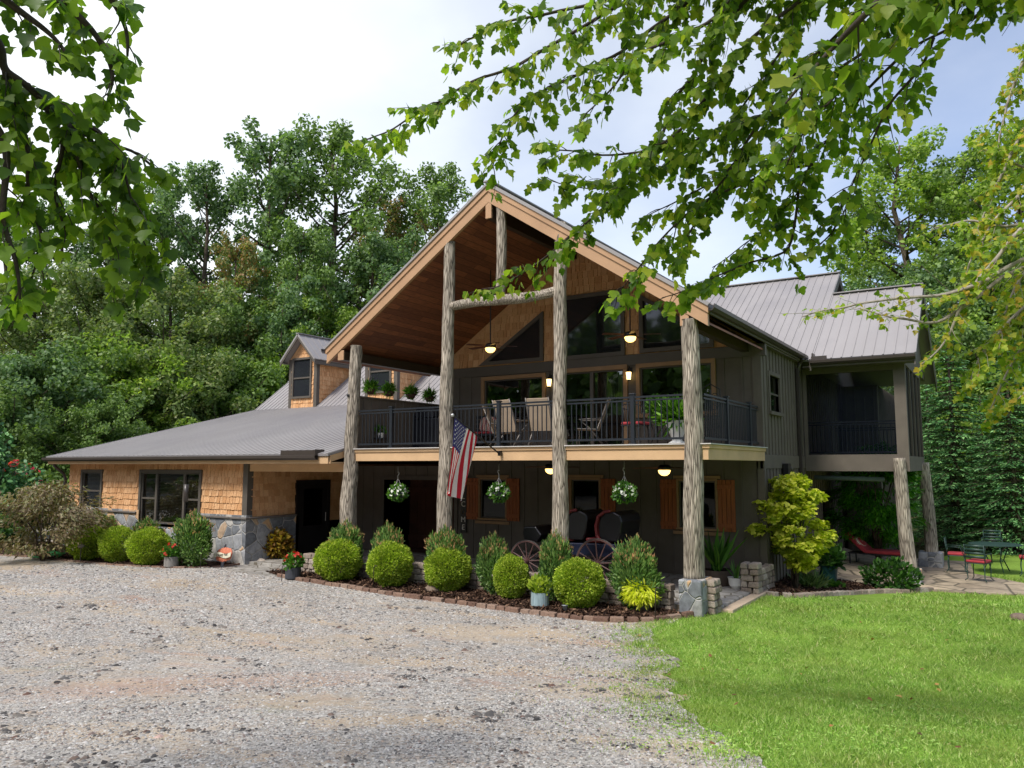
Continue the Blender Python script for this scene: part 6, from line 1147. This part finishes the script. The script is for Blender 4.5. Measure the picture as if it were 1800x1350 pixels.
def ironchair(loc, rz, label, mat, group, cush=M_CUSH, curved=True, arms=True):
    r = thing('iron_chair', label, 'chair', loc, rz, group)
    for a, b in ((-.2, -.2), (.2, -.2), (.2, .2), (-.2, .2)): m = MB(); m.tube([(a * .9, b * .9, .42), (a, b, .25), (a * .95, b * .95, .06), (a * 1.2, b * 1.2, 0)], .012, 6); obj('leg', m, mat, r, local=True, smooth=True)
    m = MB(); m.box(-.22, .22, -.22, .22, .415, .435); obj('seat', m, mat, r, local=True, bevel=.008); m = MB(); m.box(-.22, .22, -.23, .21, .437, .50); obj('seat_cushion', m, cush, r, local=True, bevel=.025); m = MB()
    if curved:
        arc = [(.26 * cos(a), .05 + .22 * sin(a), .80 + .06 * sin(a)) for a in np.linspace(-.5, pi + .5, 15)]; m.tube(arc, .012, 6)
        for k in range(1, 14, 1): m.tube([(arc[k][0] * .82, arc[k][1] * .82, .43), arc[k]], .006, 5)
    else:
        for s in (-.22, .22): m.tube([(s, .2, .43), (s, .26, .88)], .012, 6)
        for k in range(4): m.box(-.22, .22, .205 + .015 * k, .22 + .015 * k, .55 + k * .09, .61 + k * .09)
        if arms: [m.tube([(s, .22, .66), (s * 1.1, -.1, .66), (s, -.2, .42)], .011, 6) for s in (-.24, .24)]
    obj('backrest', m, mat, r, local=True, smooth=True); return r
ironchair((at(1117, 14.9), 14.9, DZ), pi * .95, 'round backed iron chair with red cushion on the balcony', M_IRONB, None)
r = thing('side_table', 'small black iron side table with potted plants behind the railing', 'table', (at(1158, 15.4), 15.4, DZ)); m = MB(); m.lathe([(.28, .5), (.28, .52)], n=20); obj('tabletop', m, M_IRONB, r, local=True)
for k in range(3): a = k * 2.09; m = MB(); m.tube([(.24 * cos(a), .24 * sin(a), 0), (.1 * cos(a), .1 * sin(a), .25), (.22 * cos(a), .22 * sin(a), .5)], .012, 6); obj('leg', m, M_IRONB, r, local=True, smooth=True)
q = thing('potted_plant', 'leafy dark green potted plant on the iron side table', 'plant', Vector(r.location) + Vector((-.05, 0, .52))); pot(q, [(.07, 0), (.1, .15)], M_DPOT); bush(q, 240, .11, OVAL, M_LEAFG, (0, 0, .3), (.2, .2, .22))
q = thing('fern_planter', 'tall white urn with a bright fern beside the corner log post', 'plant', (at(1190, 14.2), 14.2, DZ)); pot(q, [(.16, 0), (.17, .03), (.09, .08), (.12, .16), (.21, .38), (.23, .46)], M('white_urn', lin((222, 222, 220)), .5, .06)); P = RNG.normal(0, .07, (620, 3)) * [1, 1, .3] + [0, 0, .48]; al = rdir(620) + [0, 0, .8]; obj('foliage', leaves(P, rdir(620), .36, (BLADE[0] * [1.2, 1, 1.6], BLADE[1]), al, .4), M_FERN, q, local=True); blossoms(q, 6, .06, leafmat('orange_petal', greens((226, 90, 50), (240, 130, 80)), .3), (-.2, -.05, .45), (.08, .08, .1))
r = thing('plant_rack', 'ornate black wrought iron rack behind the corner log post', 'rack', (onY(1250, 760, 15.0).x, 15.0, DZ)); m = MB()
for k in range(5):
    for s in (-1, 1): c = Vector((s * .09, 0, .15 + k * .2)); m.tube([c + Vector((s * .08 * (1 - a / 12) * cos(a), 0, .09 * (1 - a / 12) * sin(a))) for a in np.linspace(0, 9, 22)], .009, 5)
for s in (-.2, 0, .2): m.tube([(s, 0, 0), (s, 0, 1.1)], .012, 6)
m.tube([(-.2, 0, 1.1), (0, 0, 1.22), (.2, 0, 1.1)], .012, 6); m.box(-.22, .22, -.15, .15, .0, .03); obj('scrollwork', m, M_IRONB, r, local=True, smooth=False)

# ------------------------------------------------------------------ patio and porch end
M_DKG = leafmat('shade_leaf', greens((30, 60, 24), (52, 90, 34), (80, 122, 48)), .35); M_YM = leafmat('golden_maple_leaf', greens((120, 140, 30), (168, 180, 44), (206, 208, 72), (226, 222, 104)), .45)
def layered(name, label, loc, R, h, n, size, mat, seed, base_=.25, cat='tree', T_=MAPLE, stems=5):
    rnd = random.Random(seed); r = thing(name, label, cat, loc); tr = MB(); bl = []
    for k in range(stems): a = k * 2 * pi / stems + .4; tr.tube([(.04 * cos(a), .04 * sin(a), 0), (.12 * R * cos(a), .12 * R * sin(a), h * .35), (.45 * R * cos(a + .3), .45 * R * sin(a + .3), h * .75)], [.03, .022, .008], 6)
    for k in range(80): t = rnd.random(); z = h * (base_ + (1 - base_) * t * .94); e = R * (math.sin(pi * (.12 + .86 * t)) ** .7) * rnd.uniform(.3, 1.0); a = rnd.uniform(0, 6.28); s = rnd.uniform(.16, .30) * R; bl.append(((e * cos(a), e * sin(a), z), (s, s, s * .6)))
    P, d = blobpts(bl, n, .2); N = RNG.normal(0, .4, (n, 3)) + [0, 0, 1]; al = P * [1, 1, 0] / R + rdir(n) * .5 + [0, 0, -.25]; obj('trunk', tr, M_TRUNK, r, local=True, smooth=True); obj('foliage', leaves(P, N, size, T_, al, .35), mat, r, local=True); return r
p = atg(1398, 1036, .03); dep = p.dot(Vector(_fw)); layered('golden_maple', 'bright yellow green Japanese maple at the corner of the house', p, .86, 2.62, 6800, .095, M_YM, 4, .20)
p = atg(75, 985, .03); layered('laceleaf_maple', 'rounded reddish brown laceleaf maple at the left end of the wing', p, 1.75, 2.15, 9000, .12, leafmat('bronze_leaf', greens((92, 74, 56), (126, 110, 82), (150, 138, 104), (112, 122, 76)), .3), 9, .16, T_=SPRAY)
p = onZ(1545, 992, -.25); layered('bamboo_shrub', 'feathery bright green shrub behind the patio chaise', (p.x, p.y, -.25), 1.35, 3.6, 9000, .16, leafmat('bamboo_leaf', greens((40, 92, 20), (70, 130, 30), (104, 166, 46)), .5), 12, .18, 'shrub', (SPRAY[0] * [.8, 1, 1], SPRAY[1]), 12)
def lowplant(px, py, R, h, n, size, mat, label, T_=BLADE, name='potted_plant', z=None):
    p = atg(px, py, .03); r = thing(name, label, 'plant', p); P = RNG.normal(0, .25, (n, 3)) * [R, R, 0]; al = rdir(n) * [1, 1, .3] * R * 1.2 + [0, 0, h]; obj('foliage', leaves(P, rdir(n), size, T_, al, .4), mat, r, local=True); return r
lowplant(1423, 1030, .5, .35, 420, .34, leafmat('liriope_blade', greens((70, 104, 50), (110, 140, 80), (160, 176, 120)), .3), 'grassy variegated clump at the foot of the golden maple', name='grass_clump'); lowplant(1465, 1032, .3, .2, 260, .16, M_LEAFG, 'small green plant on the mulch beside the blue pot', OVAL, 'small_plant')
p = atg(1568, 1035, .03); r = thing('shrub', 'loose leafy shrub in front of the porch post pedestal', 'shrub', p); bush(r, 1100, .10, OVAL, M_DKG, (0, 0, .28), (.62, .45, .38)); m = MB(); [m.tube([(0, 0, 0), (.3 * cos(k), .3 * sin(k), .45)], [.012, .006], 5) for k in range(8)]; obj('stem', m, M_TRUNK, r, local=True)
def bigpot(px, py, prof, mat, label, plant=None, off=.03):
    p = atg(px, py, off); r = thing('garden_pot', label, 'pot', p); pot(r, prof, mat)
    if plant: bush(r, *plant)
    return r
bigpot(1456, 1022, [(.17, 0), (.2, .03), (.24, .36), (.26, .40)], M('teal_glaze', lin((34, 74, 72)), .35, .2, spec=.5), 'dark teal glazed pot with a leafy plant by the golden maple', (500, .13, OVAL, M_DKG, (0, 0, .6), (.38, .38, .28))); bigpot(1424, 1016, [(.19, 0), (.24, .2), (.25, .28)], M('stone_pot', lin((122, 116, 104)), .8, .2), 'empty grey stone pot between the golden maple and the teal pot')
def porchpot(px, py, prof, mat, label, blades=0, size=.5):
    p = onZ(px, py, .10); r = thing('porch_pot', label, 'pot', (p.x, p.y, .10)); pot(r, prof, mat)
    if blades: P = RNG.normal(0, .04, (blades, 3)) * [1, 1, 0] + [0, 0, prof[-1][1] - .02]; al = rdir(blades) * [1, 1, .4] * .6 + [0, 0, .9]; obj('foliage', leaves(P, rdir(blades), size, (BLADE[0] * [.8, 1, 1], BLADE[1]), al, .3), M_LEAFG, r, local=True)
porchpot(1295, 1034, [(.10, 0), (.15, .06), (.17, .2), (.18, .22)], M('white_pot_glaze', lin((216, 214, 208)), .5, .08), 'white glazed pot with upright green blades by the block pier', 9, .42)
porchpot(1262, 1028, [(.26, 0), (.30, .2), (.31, .32)], M('brown_pot_clay', lin((74, 62, 52)), .8, .2), 'wide dark brown tub behind the corner log post', 40, .8); porchpot(1284, 1022, [(.16, 0), (.2, .2), (.21, .3)], M('taupe_pot_clay', lin((98, 88, 78)), .8, .2), 'taupe pot behind the white pot at the porch end')
# patio set
tp = onZ(1752, 1004, PATIOZ + .04); r = thing('patio_table', 'round green iron table on the flagstone patio', 'table', tp); m = MB(); m.lathe([(.60, .70), (.63, .705), (.63, .72), (.60, .73)], n=36); obj('tabletop', m, M_GREENI, r, local=True)
for k in range(4): a = k * pi / 2 + .5; m = MB(); m.tube([(.34 * cos(a), .34 * sin(a), 0), (.2 * cos(a), .2 * sin(a), .3), (.36 * cos(a), .36 * sin(a), .7)], .015, 6); obj('leg', m, M_GREENI, r, local=True, smooth=True)
for px, py, rz, lab in ((1722, 1020, pi * .9, 'green iron chair with red cushion in front of the patio table'), (1683, 1004, pi * .5, 'green iron chair with red cushion left of the patio table'), (1812, 1012, -pi * .5, 'green iron chair with red cushion cut by the right edge'), (1746, 985, 0, 'green iron chair behind the patio table')):
    q = onZ(px, py, PATIOZ + .04); ironchair((q.x, q.y, q.z), rz, lab, M_GREENI, 'green iron chairs round the patio table', curved=False)
q = onZ(1545, 993, PATIOZ + .04); r = thing('chaise', 'red cushioned chaise longue in the shade under the screened porch', 'chaise longue', (q.x, q.y, q.z), -.15); m = MB(); 
for x in (-.7, .8):
    for y in (-.28, .28): m.tube([(x, y, 0), (x, y, .32)], .02, 6)
m.box(-.75, .85, -.3, .3, .30, .33); obj('frame', m, M_IRONB, r, local=True); m = MB(); m.box(-.3, .88, -.3, .3, .332, .43); obj('seat_cushion', m, M_CUSH, r, local=True, bevel=.03); m = MB(); m.hexa([(-.32, -.3, .34), (-.22, -.3, .42), (-.22, .3, .42), (-.32, .3, .34), (-.85, -.3, .84), (-.76, -.3, .92), (-.76, .3, .92), (-.85, .3, .84)]); obj('backrest', m, M_CUSH, r, local=True, bevel=.03)
q2 = thing('pillow', 'striped pillow leaning on the back of the red chaise', 'pillow', Vector(q) + Vector((-.32, .0, .44)), -.15); q2.rotation_euler = (0, radians(-40), -.15); m = MB(); m.ball((0, 0, .22), (.07, .28, .2), 12, 10); obj('pillow_case', m, M_STRIPE, q2, local=True, smooth=True)
# odds and ends on the walls
p = onX(1378, 825, -4.46); r = thing('utility_box', 'dark utility box with grey pipe fittings on the side wall', 'utility box', (-4.46, p.y, p.z)); m = MB(); m.box(0, .14, -.14, .14, -.14, .14); obj('box', m, M_BLACK, r, local=True, bevel=.01); m = MB(); m.tube([(.06, -.1, -.14), (.06, -.1, -.5), (.1, .05, -.52)], .03, 8); m.tube([(.1, .16, .05), (.12, .3, 0), (.08, .34, -.12)], .035, 8); obj('pipe', m, M_IRON, r, local=True, smooth=True)
p = onY(611, 695, 13.42); r = thing('security_camera', 'small black security camera on the left log post', 'camera', p); m = MB(); m.tube([(0, 0, 0), (0, .09, 0)], .035, 12); obj('body', m, M_BLACK, r, local=True, smooth=True); m = MB(); m.tube([(0, .09, 0), (.02, .16, .0)], .015, 8); obj('mount', m, M_BLACK, r, local=True)
# left end of the drive
p = atg(58, 985, .02); r = thing('garden_hose', 'bright green hose lying coiled under the reddish maple', 'hose', p + Vector((0, .5, 0))); m = MB(); m.tube([(.62 * cos(a * 1.02) + .08 * a * .3 - .4, .35 * sin(a) , .05 + .012 * a + .04 * sin(a * 2.3)) for a in np.linspace(0, 15, 90)], .03, 8); obj('coil', m, M('green_rubber', lin((96, 196, 120)), .4, .1), r, local=True, smooth=True)
def bigbush(px, py, D, R, h, n, size, mat, label, name='shrub', T_=OVAL, flowers=None):
    p = atd(px, 818, D); z = g(p.x, p.y); r = thing(name, label, 'shrub', (p.x, p.y, z)); bl = [((random.uniform(-.6, .6) * R, random.uniform(-.5, .5) * R, h * random.uniform(.2, .85)), (R * .45, R * .45, h * .2)) for k in range(16)]; P, d = blobpts(bl, n, .3); obj('foliage', leaves(P, rdir(n) + d * .5 + [0, 0, .4], size, T_, None, .4), mat, r, local=True); m = MB(); [m.tube([(0, 0, 0), (R * .4 * cos(k), R * .4 * sin(k), h * .6)], [.05, .02], 6) for k in range(5)]; obj('stem', m, M_TRUNK, r, local=True)
    if flowers: blossoms(r, *flowers)
bigbush(-8, 950, 27, 1.5, 4.2, 7000, .15, LM['fir'], 'dark evergreen at the far left edge', 'evergreen'); bigbush(38, 920, 29, 1.6, 2.6, 4500, .14, LM['mid'], 'rose bush with pink red flowers beside the dark evergreen', 'rose_bush', OVAL, (70, .13, leafmat('pink_petal', greens((206, 36, 66), (232, 76, 100), (240, 120, 130)), .3), (.1, -.3, 1.5), (1.3, 1.0, 1.3)))
bigbush(5, 970, 25, 1.0, 1.0, 2200, .12, M_DKG, 'low leafy bush at the left end of the drive'); bigbush(150, 920, 31, 1.8, 2.2, 4500, .15, LM['mid'], 'green shrub behind the downspout of the wing')
